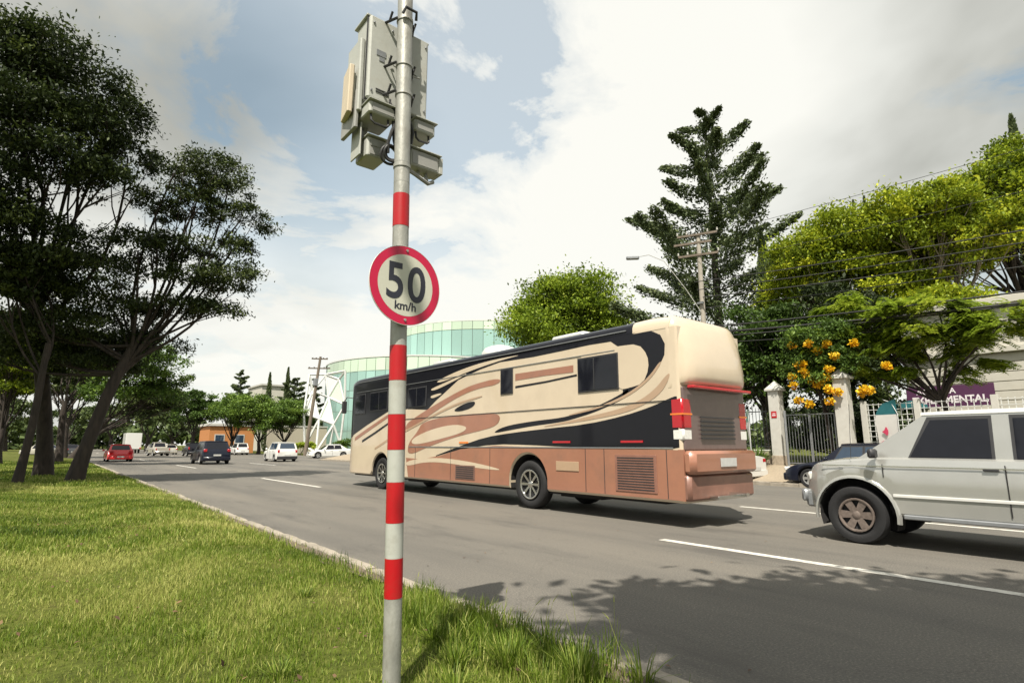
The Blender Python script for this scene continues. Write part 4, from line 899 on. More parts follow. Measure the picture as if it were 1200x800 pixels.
# bay details
MB().box(BX0 - .02, BX0 - .007, 8.24, 8.91, .87, 1.06, .01).build('fuel_flap', M['tan'], bus, off=BL)
g_ = MB().box(BX0 - .02, BX0 - .007, 6.32, 7.28, .55, 1.22, .01).build('radiator_grille', mat('grille_paint', (.25, .12, .085), .45), bus, off=BL)
for k in range(13): MB().box(BX0 - .026, BX0 - .021, 6.38, 7.22, .59 + k * .047, .608 + k * .047).build('slat', M['plastic'], g_, off=BL)
g_ = MB().box(BX0 - .02, BX0 - .007, 11.88, 12.76, .53, .88, .01).build('vent', mat('vent_paint', (.16, .09, .07), .5), bus, off=BL)
for k in range(6): MB().box(BX0 - .026, BX0 - .021, 11.93, 12.71, .56 + k * .052, .58 + k * .052).build('slat', M['plastic'], g_, off=BL)
for y0, y1 in ((8.47, 9.0), (6.6, 7.12), (12.2, 12.6)):
    MB().box(BX0 - .02, BX0 - .007, y0, y1, 1.44, 1.48).build('marker_reflector', M['taillight' if y0 < 9 and y0 > 8 or y0 < 7 else 'orange_lens'], bus, off=BL)
MB().box(8.7, 10.45, 6.3, 19.5, .36, .8).build('underbody', M['under'], bus, off=BL)
b = MB(); 
for y0, y1, z in ((8.0, 9.2, .30), (12.0, 14.5, .34), (14.8, 16.0, .3)): b.box(8.9, 10.3, y0, y1, z, .45)
b.build('chassis', M['under'], bus, off=BL)
for wy, r in WH:
    for s in (-1, 1):
        x = (BX0 + .20 - 9.75) if s < 0 else (BX1 - .20 - 9.75)
        wheel('wheel', bus, x, wy - 12.9, r, .30, s, 'chrome', 8, .60)
        b = MB(); n = 18; a = r + .128
        pts = [(wy + a * math.cos(t), r + .02 + a * .98 * math.sin(t)) for t in np.linspace(-.2, math.pi + .2, n)]
        xo = BX0 + .045 if s < 0 else BX1 - .045; xi = BX0 + .45 if s < 0 else BX1 - .45
        b.loft([[(xo, y, z), (xi, y, z)] for y, z in pts], False, False); b.add([(xi, y, z) for y, z in pts], [tuple(range(n))]); b.build('wheel_arch', M['under'], bus, off=BL)
# roof equipment
for y0, y1 in ((8.6, 9.7), (14.0, 15.1)):
    MB().box(9.1, 9.95, y0, y1, 3.76, 3.93, .08).build('air_conditioner', M['white'], bus, off=BL, smooth=True)
b = MB(); b.lathe_z([(3.75, .5), (3.84, .5), (3.96, .42), (4.03, .24), (4.05, .02)], 20, 9.3, 11.9); b.build('satellite_dome', M['white'], bus, off=BL, smooth=True)
# ------------------------------------------------------------------ right hand side: fence, gate, banners, buildings
fence = empty('iron_fence', (23.62, 17, .6), 'black iron bar fence on a low stone wall beyond the motorhome', 'fence')
FO = fence.location
wl = MB().box(23.45, 23.85, 11.75, 36, .5, 1.02).build('base_wall', M['soil'], fence, off=FO)
st0 = None; rr = random.Random(3)
for row in range(3):
    y = 11.76 + .2 * (row % 2); vs_ = []
    while y < 21:
        w = rr.uniform(.3, .5)
        if st0 is None: st0 = MB().box(-.03, .03, 0, 1, -.075, .075, .02).build('stone', M['stone'], fence); s_ = st0
        else: s_ = st0.copy(); COL.objects.link(s_)
        s_.location = Vector((23.44 + rr.uniform(-.012, .012), y, .71 + row * .165)) - FO; s_.scale = (1, w - .02, rr.uniform(.92, 1.0)); s_.parent = fence
        y += w
MB().box(23.42, 23.88, 11.75, 36, 1.14, 1.20, .02).build('coping', M['pillar'], fence, off=FO)
b0 = None
for i in range(130):
    y = 11.85 + i * .15
    if b0 is None: b0 = MB().tube([(0, 0, 0), (0, 0, 1.72), (0, 0, 1.8)], [.013, .013, .002], 5).build('bar', M['iron'], fence); q = b0
    else: q = b0.copy(); COL.objects.link(q)
    q.location = Vector((23.63, y, 1.19)) - FO; q.parent = fence
for z in (1.32, 2.78): MB().box(23.61, 23.65, 11.8, 31.5, z, z + .04).build('rail', M['iron'], fence, off=FO)
def pillar(y, w, z1, label, capz=.34):
    p = empty('gate_pillar', (23.55, y, .55), label, 'pillar')
    MB().box(-.3 * w, .3 * w, -.3 * w, .3 * w, 0, z1 - .55, .015).build('shaft', M['pillar'], p)
    MB().box(-.34 * w, .34 * w, -.34 * w, .34 * w, 0, .42, .015).build('plinth', M['stone'], p)
    h = z1 - .55; b = MB(); b.box(-.42 * w, .42 * w, -.42 * w, .42 * w, h, h + .09, .01); b.add([(-.40 * w, -.40 * w, h + .09), (.40 * w, -.40 * w, h + .09), (.40 * w, .40 * w, h + .09), (-.40 * w, .40 * w, h + .09), (0, 0, h + .09 + capz)], [(0, 1, 4), (1, 2, 4), (2, 3, 4), (3, 0, 4), (3, 2, 1, 0)]); b.build('cap', M['pillar'], p)
    return p
p1 = pillar(11.35, .74, 3.62, 'white gate pillar with pointed cap and a small red plaque')
MB().box(-.24, -.222, -.10, .12, 1.95, 2.22).build('plaque', M['bandred'], p1)
MB().box(-.246, -.2405, -.06, .08, 2.03, 2.07).build('plaque_print', M['letter'], p1); MB().box(-.246, -.2405, -.06, .06, 2.11, 2.14).build('plaque_print', M['letter'], p1)
p2 = pillar(8.75, .8, 3.9, 'plain white gate pillar beside the orange flowering vine')
gate = empty('iron_gate', (23.5, 10.0, .55), 'dark steel bar gate between the two white pillars', 'gate')
GO = gate.location
for leafy in ((10.98, 10.05), (10.0, 9.1)):
    b = MB(); y1, y0 = leafy
    for y in (y0, y1): b.box(23.48, 23.52, y - .02, y + .02, .62, 2.62)
    for z in (.66, 2.58): b.box(23.48, 23.52, y0, y1, z, z + .04)
    b.build('gate_frame', M['greysteel'], gate, off=GO)
    for k in range(1, 8):
        y = y0 + (y1 - y0) * k / 8; MB().box(23.493, 23.507, y - .007, y + .007, .7, 2.58).build('bar', M['greysteel'], gate, off=GO)
# gatepost with lean and a short drive gate frame towards the street
gp = MB().tube([(22.9, 10.72, .5), (22.9, 10.72, 2.75)], .05, 8).build('steel_post', M['greysteel'], smooth=True); tag(gp, 'thin grey steel post just right of the capped white pillar', 'post')
# grille fence with white bars
gf = empty('white_grille_fence', (24.4, 5.5, .6), 'white steel grille fence in front of the white building', 'fence'); GF = gf.location
q0 = None
for i in range(50):
    y = 8.2 - i * .18
    if q0 is None: q0 = MB().box(-.008, .008, -.012, .012, 0, 2.1).build('bar', M['whitesteel'], gf); q = q0
    else: q = q0.copy(); COL.objects.link(q)
    q.location = Vector((24.4, y, .85)) - GF; q.parent = gf
for k in range(11): MB().box(24.38, 24.42, -.9, 8.3, .9 + k * .2, .92 + k * .2).build('rail', M['whitesteel'], gf, off=GF)
for y in (8.35, 6.6, 4.4, 2.2): MB().box(24.3, 24.5, y - .1, y + .1, .6, 3.05, .01).build('post', M['pillar'], gf, off=GF)
MB().box(24.25, 24.55, -1, 8.45, .5, .88, .02).build('base_wall', M['pillar'], gf, off=GF)

wbld = empty('white_building', (36, 2, .6), 'white rendered two storey building behind the small feathery tree', 'building'); WO = wbld.location
MB().box(31, 42, -12, 8.7, .5, 7.3).build('wall', M['wall'], wbld, off=WO)
MB().box(30.7, 42.3, -12.3, 9.0, 7.3, 7.62, .03).build('parapet', M['wall'], wbld, off=WO)
MB().box(30.75, 31, -12, 8.85, 5.25, 5.5, .02).build('ledge', M['wall'], wbld, off=WO)
for z in (2.05, 2.45, 2.85, 3.25, 3.65, 4.05, 4.45, 4.85): MB().box(30.965, 30.998, -11.9, 8.6, z, z + .36, .012).build('siding_board', M['wall'], wbld, off=WO)
for y in (6.3, 3.9, .9, -2.1, -5.1):
    w = MB().box(30.93, 31.0, y - .55, y + .55, 5.75, 6.95, .02).build('window', M['whitesteel'], wbld, off=WO); MB().box(30.91, 30.928, y - .45, y + .45, 5.85, 6.85).build('pane', M['glass_blue'], w, off=WO); MB().box(30.89, 30.908, y - .025, y + .025, 5.85, 6.85).build('mullion', M['whitesteel'], w, off=WO)
for y in (2.4, -1.2):
    d = MB().box(30.90, 30.96, y - .7, y + .7, .62, 3.6, .02).build('window', M['whitesteel'], wbld, off=WO); MB().box(30.88, 30.899, y - .6, y + .6, .75, 3.5).build('pane', M['glass_blue'], d, off=WO)
bs = empty('shop_banner', (29.5, 7, 3.0), 'purple banner lettered AGÊNCIA EXPERIMENTAL with a teal end on the white building', 'banner sign'); BO = bs.location
MB().box(29.9, 29.96, 5.35, 8.45, 3.02, 3.92, .01).build('panel', M['purple'], bs, off=BO)
b = MB(); b.poly_x([(8.9, 2.98), (8.9, 3.22), (8.3, 3.36), (7.7, 3.12), (7.7, 2.98)], 29.885, 29.895); b.build('teal_corner', M['teal'], bs, off=BO)
for y in (5.5, 8.3): MB().box(29.93, 31, y - .03, y + .03, 3.3, 3.36).build('bracket', M['greysteel'], bs, off=BO)
text_mesh('lettering', 'AGÊNCIA', .33, M['letter'], bs, Vector((29.89, 7.35, 3.68)) - BO, (R(90), 0, R(-90)), .006)
text_mesh('lettering', 'EXPERIMENTAL', .42, M['letter'], bs, Vector((29.89, 6.92, 3.30)) - BO, (R(90), 0, R(-90)), .012, .002, .92)
# feather banners
def feather(name, label, x, y, z0, h, w, rz, mats):
    e = empty(name, (x, y, z0), label, 'banner'); e.rotation_euler = (0, 0, rz)
    b = MB(); b.tube([(0, -w * .5, 0), (0, -w * .52, h * .8), (0, -w * .3, h * .96), (0, 0, h)], .012, 6); b.build('mast', M['whitesteel'], e, smooth=True)
    n = 16; L_ = []; R__ = []
    for i in range(n + 1):
        t = i / n; z = h * (.18 + .82 * t); wd = w * (.95 if t < .62 else .95 * math.sqrt(max(0, 1 - ((t - .62) / .38) ** 2)))
        L_.append((.02 * math.sin(3 * t), -w * .5, z)); R__.append((.05 * math.sin(4 * t + 1), -w * .5 + wd, z))
    for a, c, m_, nm in mats:
        b = MB(); i0, i1 = int(a * n), int(c * n); vs = []
        for i in range(i0, i1 + 1): vs += [L_[i], R__[i]]
        b.add(vs, [(2 * k, 2 * k + 1, 2 * k + 3, 2 * k + 2) for k in range(i1 - i0)]); o = b.build(nm, M[m_], e, smooth=True)
    return e
f1 = feather('feather_banner', 'wide white feather banner with teal top and pink print beside the parked blue sedan', 22.7, 7.12, .45, 2.5, .85, R(-20), [(0, .8, 'fabric', 'cloth'), (.8, 1.0, 'teal', 'cloth_top')])
b = MB(); b.poly_x([(-.35, .8), (-.2, 1.0), (0.0, .9), (.15, 1.1), (.3, 1.0), (.3, .8), (0, .72)], -.02, -.012); b.poly_x(chaikin([(-.05, 1.45), (.02, 1.6), (.08, 1.45), (.2, 1.4), (.08, 1.34), (0, 1.25), (-.05, 1.36)]), -.02, -.012); b.build('print', M['pink'], f1)
f2 = feather('feather_banner', 'narrow white feather banner with pale teal tip standing behind the white parked car', 21.9, 11.75, .35, 2.45, .38, R(-50), [(0, .75, 'fabric', 'cloth'), (.75, 1.0, 'tglass', 'cloth_top')])

# ------------------------------------------------------------------ utility poles, wires
up1 = empty('utility_pole', (24.0, 14.75, .5), 'tall utility pole with two slanted crossarms in front of the conifer', 'utility pole')
b = MB(); b.tube([(0, 0, 0), (.0, 0, 6), (.02, .02, 11.2)], [.15, .13, .10], 12); b.build('shaft', M['concrete'], up1, smooth=True)
for z in (11.15, 10.1):
    a = MB().box(-.045, .045, -.95, .95, -.05, .05).build('crossarm', M['timber'], up1); a.location = (-.1, 0, z); a.rotation_euler = (0, 0, R(24))
    for y in (-.95, -.5, .5, .95):
        i_ = MB().lathe_z([(.06, .03), (.10, .055), (.14, .03), (.18, .05), (.22, .02)], 8).build('insulator', M['pillar'], a); i_.location = (0, y, 0)
a = MB().box(-.05, .05, -.9, .9, -.05, .05).build('crossarm', M['timber'], up1); a.location = (-.15, .25, 10.75); a.rotation_euler = (0, 0, R(24))
for z, s in ((7.6, 1), (6.4, 1), (5.9, 1)): MB().box(-.24, -.1, -.16, .16, z, z + .10, .02).build('wire_bracket', M['greysteel'], up1)
b = MB(); b.tube([(-.15, 0, 7.2), (-.6, .5, 8.4), (-1.1, 1.3, 9.9), (-1.5, 1.9, 10.3), (-1.9, 2.2, 10.2)], [.022, .022, .02, .018, .015], 7); b.build('lamp_arm', M['galv'], up1, smooth=True)
o = MB().box(-.12, .12, -.32, .32, -.07, .07, .05).build('lamp_head', M['greysteel'], up1); o.location = (-2.1, 2.45, 10.15); o.rotation_euler = (0, 0, R(45))
up2 = empty('utility_pole', (27.1, 75.3, 0), 'leaning timber utility pole with a crossarm by the white lattice', 'utility pole')
b = MB(); b.tube([(-.55, 0, 0), (0.1, 0, 7), (.7, 0, 13.2)], [.26, .21, .16], 9); b.build('shaft', M['timber'], up2, smooth=True)
for z, w in ((12.9, 1.1), (11.6, 1.5)):
    a = MB().box(-w, w, -.07, .07, -.08, .08).build('crossarm', M['timber'], up2); a.location = (.62, 0, z); a.rotation_euler = (0, R(-4), 0)
    for x in (-.9 * w, -.45 * w, .45 * w, .9 * w): MB().lathe_z([(.06, .05), (.2, .1), (.32, .03)], 8, x, 0).build('insulator', M['greysteel'], a)
b = MB(); b.box(-.0, .5, -.3, .3, 9.2, 10.2, .08); b.build('transformer', M['greysteel'], up2)
def cable(label, a, b_, sag, r):
    A = Vector(a); B = Vector(b_); pts = []
    for i in range(25):
        t = i / 24; p = A.lerp(B, t); p.z -= sag * 4 * t * (1 - t); pts.append(p - A)
    o = MB().tube(pts, r, 4).build('overhead_cable', M['cable']); o.location = A; tag(o, label, 'cable', 'overhead cables along the far pavement')
wl_ = [('highest thick power cable running right from the utility pole', 9.10, 8.25, .9, -.5, .020), ('second thick power cable from the top, right of the utility pole', 8.75, 7.9, .9, -.3, .020), ('third thick power cable from the top, right of the utility pole', 8.45, 7.6, .9, .1, .022), ('fourth thick power cable, lowest of the upper group', 7.95, 7.1, .7, .3, .018),
       ('upper cable of the sagging telephone bundle', 6.9, 6.75, .8, -.2, .03), ('thick middle cable of the sagging telephone bundle', 6.65, 6.45, .9, -.1, .045), ('lower cable of the sagging telephone bundle', 6.45, 6.3, .7, .1, .025), ('lowest thin drop cable under the telephone bundle', 6.2, 5.95, .9, .2, .015)]
for lb, z0, z1, sg, dx, r in wl_:
    cable(lb, (23.85 + dx, 14.7, z0 + .0), (23.85 + dx, -26, z1), sg, r)
cable('thin high cable from the upper crossarm crossing the sky at right', (23.4, 14.6, 11.3), (23.4, -26, 11.6), .7, .010)
cable('thin high cable from the lower crossarm crossing the trees at right', (24.4, 14.6, 10.2), (24.4, -26, 10.6), .7, .010)
cable('thin service cable dropping from the pole towards the conifer', (24.0, 14.8, 8.9), (38, 13, 7.5), .5, .012)

# ------------------------------------------------------------------ glass building, lattice, low buildings far left of centre
tw = empty('glass_tower', (56, 95, 0), 'pale green curved glass office building with a taller round tower behind', 'office building')
def drum(cx, cy, R_, z0, rows, a0, a1, pw, dark=None):
    n = int(R_ * abs(a1 - a0) / pw); meshes = {}
    for ri, (h, mm) in enumerate(rows):
        z1 = z0 + h
        for k in range(n):
            a = a0 + (a1 - a0) * (k + .5) / n
            key = (ri, mm); m_ = mm
            if dark and ri < len(rows) - 1 and dark(k / n, ri): m_ = 'tglass_tree_reflection'
            key = (ri, m_)
            if key not in meshes:
                w = R_ * abs(a1 - a0) / n; o = MB().box(-.03, .03, -w / 2 + .045, w / 2 - .045, .05, h - .05).build('glass_panel', M[m_], tw); meshes[key] = o
            else: o = meshes[key].copy(); COL.objects.link(o)
            o.parent = tw; o.location = Vector((cx + R_ * math.cos(a), cy + R_ * math.sin(a), z0)) - tw.location; o.rotation_euler = (0, R(random.uniform(-.4, .4)), a + R(random.uniform(-.5, .5)))
        z0 = z1
    return z0
def ang(cx, cy, px, py): return math.atan2(py - cy, px - cx)
# upper round tower: centre ~117 m out; lower podium in front of it
def core(cx, cy, R_, z0, z1):
    b = MB(); b.lathe_z([(z0, R_ - .12), (z1, R_ - .12)], 72); o = b.build('frame', M['mullion'], tw, smooth=True); o.location = Vector((cx, cy, 0)) - tw.location
    b = MB(); b.lathe_z([(z1, R_ + .05), (z1 + .25, R_ + .05), (z1 + .25, R_ - 2)], 72); o = b.build('roof_edge', M['whitesteel'], tw, smooth=True); o.location = Vector((cx, cy, 0)) - tw.location
c1 = (71.0, 96.8, 18.4); c2 = (63.2, 104.4, 22.0)
th1 = math.atan2(-c1[1], -c1[0]); th2 = math.atan2(-c2[1], -c2[0])
core(*c1, 0, 23.9)
drum(c1[0], c1[1], c1[2], 8.5, [(4.3, 'tglass'), (4.6, 'tglass'), (4.9, 'tglass'), (1.6, 'tglass_pale')], th1 - 1.5, th1 + 1.5, 1.95)
core(*c2, 0, 16.9)
drum(c2[0], c2[1], c2[2], .4, [(3.4, 'tglass'), (3.6, 'tglass'), (3.7, 'tglass'), (3.4, 'tglass'), (2.3, 'tglass_pale')], th2 + 1.5, th2 - 1.2, 1.95, dark=lambda t, r_: (.04 < t < .52))  # dark argument picks the podium panels painted as if mirroring trees
for z in (3.8, 7.4, 11.1, 14.5):
    b = MB(); b.lathe_z([(z - .06, c2[2] + .06), (z + .06, c2[2] + .06)], 72); o = b.build('floor_band', M['mullion'], tw, smooth=True); o.location = Vector((c2[0], c2[1], 0)) - tw.location
cr = empty('white_lattice', (31.8, 84, 0), 'white faceted steel lattice sculpture standing left of the glass building', 'structure'); 
rr = random.Random(5); pts = {}
ax = Vector((.94, -.34, 0)); ay = Vector((.34, .94, 0))
nodes = [(-2.2, 0, 1.2), (-2.6, 0, 6.0), (-1.6, .5, 9.5), (-.4, 0, 5.2), (-.6, -.4, .3), (.8, .6, 8.6), (1.7, 0, 4.4), (1.3, 0, .6), (.2, .8, 12.2), (2.2, .4, 11.4), (3.2, 0, 7.4), (3.0, 0, 12.6), (-2.2, .5, 12.0), (2.8, 0, 1.5)]
P3 = [ax * a + ay * d * 3 + Vector((0, 0, z)) for a, d, z in nodes]
for i, j in [(0, 1), (1, 2), (2, 3), (3, 1), (3, 0), (3, 4), (4, 0), (3, 5), (5, 2), (5, 6), (6, 3), (6, 4), (6, 7), (7, 4), (5, 8), (8, 2), (8, 9), (9, 5), (9, 10), (10, 6), (10, 5), (9, 11), (11, 10), (8, 12), (12, 2), (12, 1), (10, 13), (13, 7), (13, 6), (8, 11)]:
    MB().tube([P3[i], P3[j]], .17, 6).build('beam', M['whitesteel'], cr)
for tri in ((3, 5, 6), (1, 2, 3), (5, 9, 10), (8, 9, 5)):
    MB().slab([P3[i] for i in tri], .05).build('facet', M['whitesteel'] if tri[0] in (1, 8) else M['tglass_pale'], cr)
ob = empty('orange_building', (25.6, 108, 0), 'low orange rendered building seen beneath the round trees', 'building')
MB().box(-4.0, 3.2, 0, 8, 0, 4.6).build('wall', M['orangewall'], ob); MB().box(-4.3, 3.5, -.3, 8.3, 4.6, 5.0).build('roof', M['pillar'], ob)
for x in (-2.4, .8): w = MB().box(x - .8, x + .8, -.08, 0, .6, 3.2).build('window', M['pillar'], ob); MB().box(x - .65, x + .65, -.1, -.081, .8, 3.05).build('pane', M['glass_blue'], w)
wb2 = empty('beige_wall', (33, 99, 0), 'long plain beige wall behind the round trees', 'wall'); MB().box(-4.5, 5.5, 0, .4, 0, 4.4).build('wall_face', M['wallcream'], wb2); MB().box(-4.6, 5.6, -.1, .5, 4.4, 4.6).build('coping', M['pillar'], wb2)
gb = empty('low_white_building', (42.5, 144, 0), 'long low white building on the skyline behind the round trees', 'building'); MB().box(-3.2, 3.4, 0, 12, 0, 15.6).build('wall', M['wall'], gb); MB().box(-3.5, 3.7, -.4, 12.4, 15.6, 16.0).build('roof', M['pillar'], gb)
# ------------------------------------------------------------------ trees
# the big pair beside the road on the left
def layers(cl, f=.62): return [(x, y, z, rx * 1.08, ry * 1.08, rz * f) for x, y, z, rx, ry, rz in cl]
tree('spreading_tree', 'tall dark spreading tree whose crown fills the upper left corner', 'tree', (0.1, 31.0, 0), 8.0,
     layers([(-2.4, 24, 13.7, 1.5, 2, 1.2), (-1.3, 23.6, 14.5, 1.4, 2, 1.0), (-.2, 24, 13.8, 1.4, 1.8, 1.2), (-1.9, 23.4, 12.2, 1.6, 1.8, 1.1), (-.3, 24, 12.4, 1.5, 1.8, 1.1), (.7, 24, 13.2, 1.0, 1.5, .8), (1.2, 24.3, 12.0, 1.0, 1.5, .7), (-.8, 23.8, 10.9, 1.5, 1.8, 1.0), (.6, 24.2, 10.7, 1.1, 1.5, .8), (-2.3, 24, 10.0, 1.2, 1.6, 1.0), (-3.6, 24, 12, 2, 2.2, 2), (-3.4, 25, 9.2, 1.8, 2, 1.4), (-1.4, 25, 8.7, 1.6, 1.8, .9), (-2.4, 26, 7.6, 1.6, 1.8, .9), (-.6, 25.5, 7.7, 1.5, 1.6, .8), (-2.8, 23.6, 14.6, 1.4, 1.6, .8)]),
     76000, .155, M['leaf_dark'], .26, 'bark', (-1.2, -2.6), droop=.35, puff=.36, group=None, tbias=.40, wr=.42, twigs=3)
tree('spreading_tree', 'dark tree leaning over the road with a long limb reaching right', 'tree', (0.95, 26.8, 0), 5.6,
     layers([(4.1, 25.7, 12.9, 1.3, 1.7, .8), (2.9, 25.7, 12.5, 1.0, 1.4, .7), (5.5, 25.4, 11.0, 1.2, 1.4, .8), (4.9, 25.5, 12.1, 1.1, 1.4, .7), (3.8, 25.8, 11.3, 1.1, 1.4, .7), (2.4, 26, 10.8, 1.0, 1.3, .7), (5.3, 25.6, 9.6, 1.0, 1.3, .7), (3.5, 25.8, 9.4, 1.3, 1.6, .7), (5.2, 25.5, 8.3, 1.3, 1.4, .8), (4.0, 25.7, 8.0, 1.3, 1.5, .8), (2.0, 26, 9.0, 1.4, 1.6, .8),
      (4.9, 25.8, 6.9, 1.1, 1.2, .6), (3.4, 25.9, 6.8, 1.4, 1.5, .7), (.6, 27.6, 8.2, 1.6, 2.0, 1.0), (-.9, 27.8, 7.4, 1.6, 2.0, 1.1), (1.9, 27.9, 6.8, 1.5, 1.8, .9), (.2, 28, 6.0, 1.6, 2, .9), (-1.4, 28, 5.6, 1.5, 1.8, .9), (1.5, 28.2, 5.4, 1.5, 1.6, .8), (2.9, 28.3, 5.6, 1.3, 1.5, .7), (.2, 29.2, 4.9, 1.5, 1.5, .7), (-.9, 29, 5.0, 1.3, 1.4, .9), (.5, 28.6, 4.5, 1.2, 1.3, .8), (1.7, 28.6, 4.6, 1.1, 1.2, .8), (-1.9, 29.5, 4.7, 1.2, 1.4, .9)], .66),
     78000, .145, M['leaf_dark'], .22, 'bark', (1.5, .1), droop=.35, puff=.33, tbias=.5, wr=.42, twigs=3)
# the grove behind them
tree('grove_tree', 'slender dark trunk standing just left of the two big trees', 'tree', (-.55, 25.6, 0), 5.0, blob(-.9, 26.2, 6.9, 1.6, 1.8, 1.4, 5, seed=8), 9000, .17, M['leaf_dark'], .12, 'bark', (.3, .2))
tree('grove_tree', 'small yellowing tree at the left edge beneath the dark crowns', 'tree', (-1.9, 38, 0), 2.4, blob(-1.6, 38, 4.6, 2.2, 2.4, 1.9, 8, seed=9), 16000, .17, M['leaf_yellow'], .12, 'bark', (.2, 0), tbias=.3)
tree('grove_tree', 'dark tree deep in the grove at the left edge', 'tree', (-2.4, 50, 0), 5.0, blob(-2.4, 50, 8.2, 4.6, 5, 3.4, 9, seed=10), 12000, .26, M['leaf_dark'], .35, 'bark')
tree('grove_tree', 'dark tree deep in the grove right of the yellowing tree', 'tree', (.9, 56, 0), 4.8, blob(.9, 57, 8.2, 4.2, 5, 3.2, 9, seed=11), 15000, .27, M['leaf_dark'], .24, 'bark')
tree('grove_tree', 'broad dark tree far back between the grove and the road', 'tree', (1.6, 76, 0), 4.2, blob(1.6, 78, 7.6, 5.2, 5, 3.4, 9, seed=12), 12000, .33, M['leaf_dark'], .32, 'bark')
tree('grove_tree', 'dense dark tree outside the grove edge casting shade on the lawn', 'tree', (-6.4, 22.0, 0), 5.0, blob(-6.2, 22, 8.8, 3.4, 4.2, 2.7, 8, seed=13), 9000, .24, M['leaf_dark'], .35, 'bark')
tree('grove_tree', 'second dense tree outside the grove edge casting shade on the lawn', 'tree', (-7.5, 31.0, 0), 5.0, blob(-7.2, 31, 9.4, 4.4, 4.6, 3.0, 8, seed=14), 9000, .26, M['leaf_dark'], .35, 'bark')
# behind the camera: the tree whose shade lies on the road
tree('verge_tree', 'tall leafy tree on the verge behind the viewpoint shading the road', 'tree', (-1.6, -4.2, 0), 5.0, blob(1.0, -3.55, 8.1, 3.5, 2.9, 1.3, 34, seed=16, small=.46, spread=.72), 60000, .31, M['leaf_dark'], .4, 'bark', (1.2, 0), puff=.5, shell=.1)
# mid distance, left of centre
tree('street_tree', 'wide green tree arching over the road beyond the red hatchback', 'tree', (1.8, 50, 0), 3.4, [(5.3, 48, 7.2, 2.4, 2.4, .9), (6.6, 49, 6.2, 1.6, 1.8, .7), (4.0, 48, 6.2, 2.3, 2.4, 1.0), (6.0, 50, 5.2, 1.8, 2, .7), (3.6, 49, 5.0, 2.0, 2.2, .8), (4.8, 46.8, 7.9, 1.6, 1.6, .6)], 22000, .2, M['leaf_mid'], .2, 'bark', (1.6, -.4), tbias=.45)
tree('street_tree', 'dark tree hanging over the lane beyond the wide green tree', 'tree', (2.2, 73, 0), 3.2, blob(8.6, 74, 5.6, 4.2, 3.6, 2.4, 8, seed=18), 14000, .3, M['leaf_dark'], .25, 'bark', (2.6, 0), tbias=.6)
tree('street_tree', 'dark green tree behind the black suv', 'tree', (17.2, 97, 0), 3.0, blob(16.6, 97, 6.6, 5.0, 4, 3.4, 9, seed=19), 13000, .36, M['leaf_mid'], .3, 'bark', tbias=.25)
for k, (x, y, r_, h, lb, sd) in enumerate([(21.8, 93.5, 3.7, 7.2, 'round green street tree, leftmost of the three by the orange building', 21), (24.9, 90.5, 3.9, 6.9, 'round green street tree, middle one of the three by the orange building', 22), (27.6, 87.5, 3.3, 6.4, 'round green street tree nearest the leaning utility pole', 23)]):
    tree('round_tree', lb, 'tree', (x, y, 0), 2.0, blob(x, y, h - 1.3, r_ * 1.2, r_ * 1.2, 3.3, 12, seed=sd, small=.5), 22000, .3, M['leaf_mid'], .26, 'bark', group='round street trees before the orange building', tbias=.58)
tree('bush', 'bright yellow green bush at the foot of the leaning utility pole', 'bush', (27.6, 80, 0), .3, blob(27.9, 80, 1.0, 2.2, 1.4, 1.0, 6, seed=24), 5000, .22, M['leaf_bright'], .05, 'bark', tbias=.8, twigs=False)
tree('bush', 'low green bush before the glass podium', 'bush', (31, 78, 0), .3, blob(32, 77, 1.0, 3.4, 1.6, 1.1, 7, seed=25), 6000, .22, M['leaf_mid'], .05, 'bark', twigs=False)
for k, (x, y, w_, sd) in enumerate([(11, 150, 8, 31), (24, 160, 7, 32), (4, 165, 8, 33), (-6, 150, 9, 34), (16, 135, 5, 35)]):
    tree('distant_tree', ['far tree closing the end of the road behind the cars', 'far tree rising behind the leftmost round tree', 'far tree left of the road end behind the box van', 'far tree beyond the grove trunks', 'far bright tree just right of the road end'][k], 'tree', (x, y, 0), 3, blob(x, y, 6.5, w_, 5, 4.2, 8, seed=sd), 9000, .5, M['far'], .4, 'bark', group='distant trees at the road end', twigs=False)
# distant tree line further out, uncountable
C_ = []
rg = np.random.default_rng(40)
for i in range(60):
    a = R(-8 + 92 * i / 60); D_ = rg.uniform(210, 260); C_.append((math.sin(a) * D_, math.cos(a) * D_, rg.uniform(2, 5), 7, 7, rg.uniform(4, 7)))
P, O, T = crown_points(C_, 26000, .6, .2); k = len(P)
quads('distant_woodland', P, unit(k), RNG.uniform(1.4, 2.6, k), np.full(k, .7), .4 + T + RNG.normal(0, .15, k), M['far'])['kind'] = 'stuff'

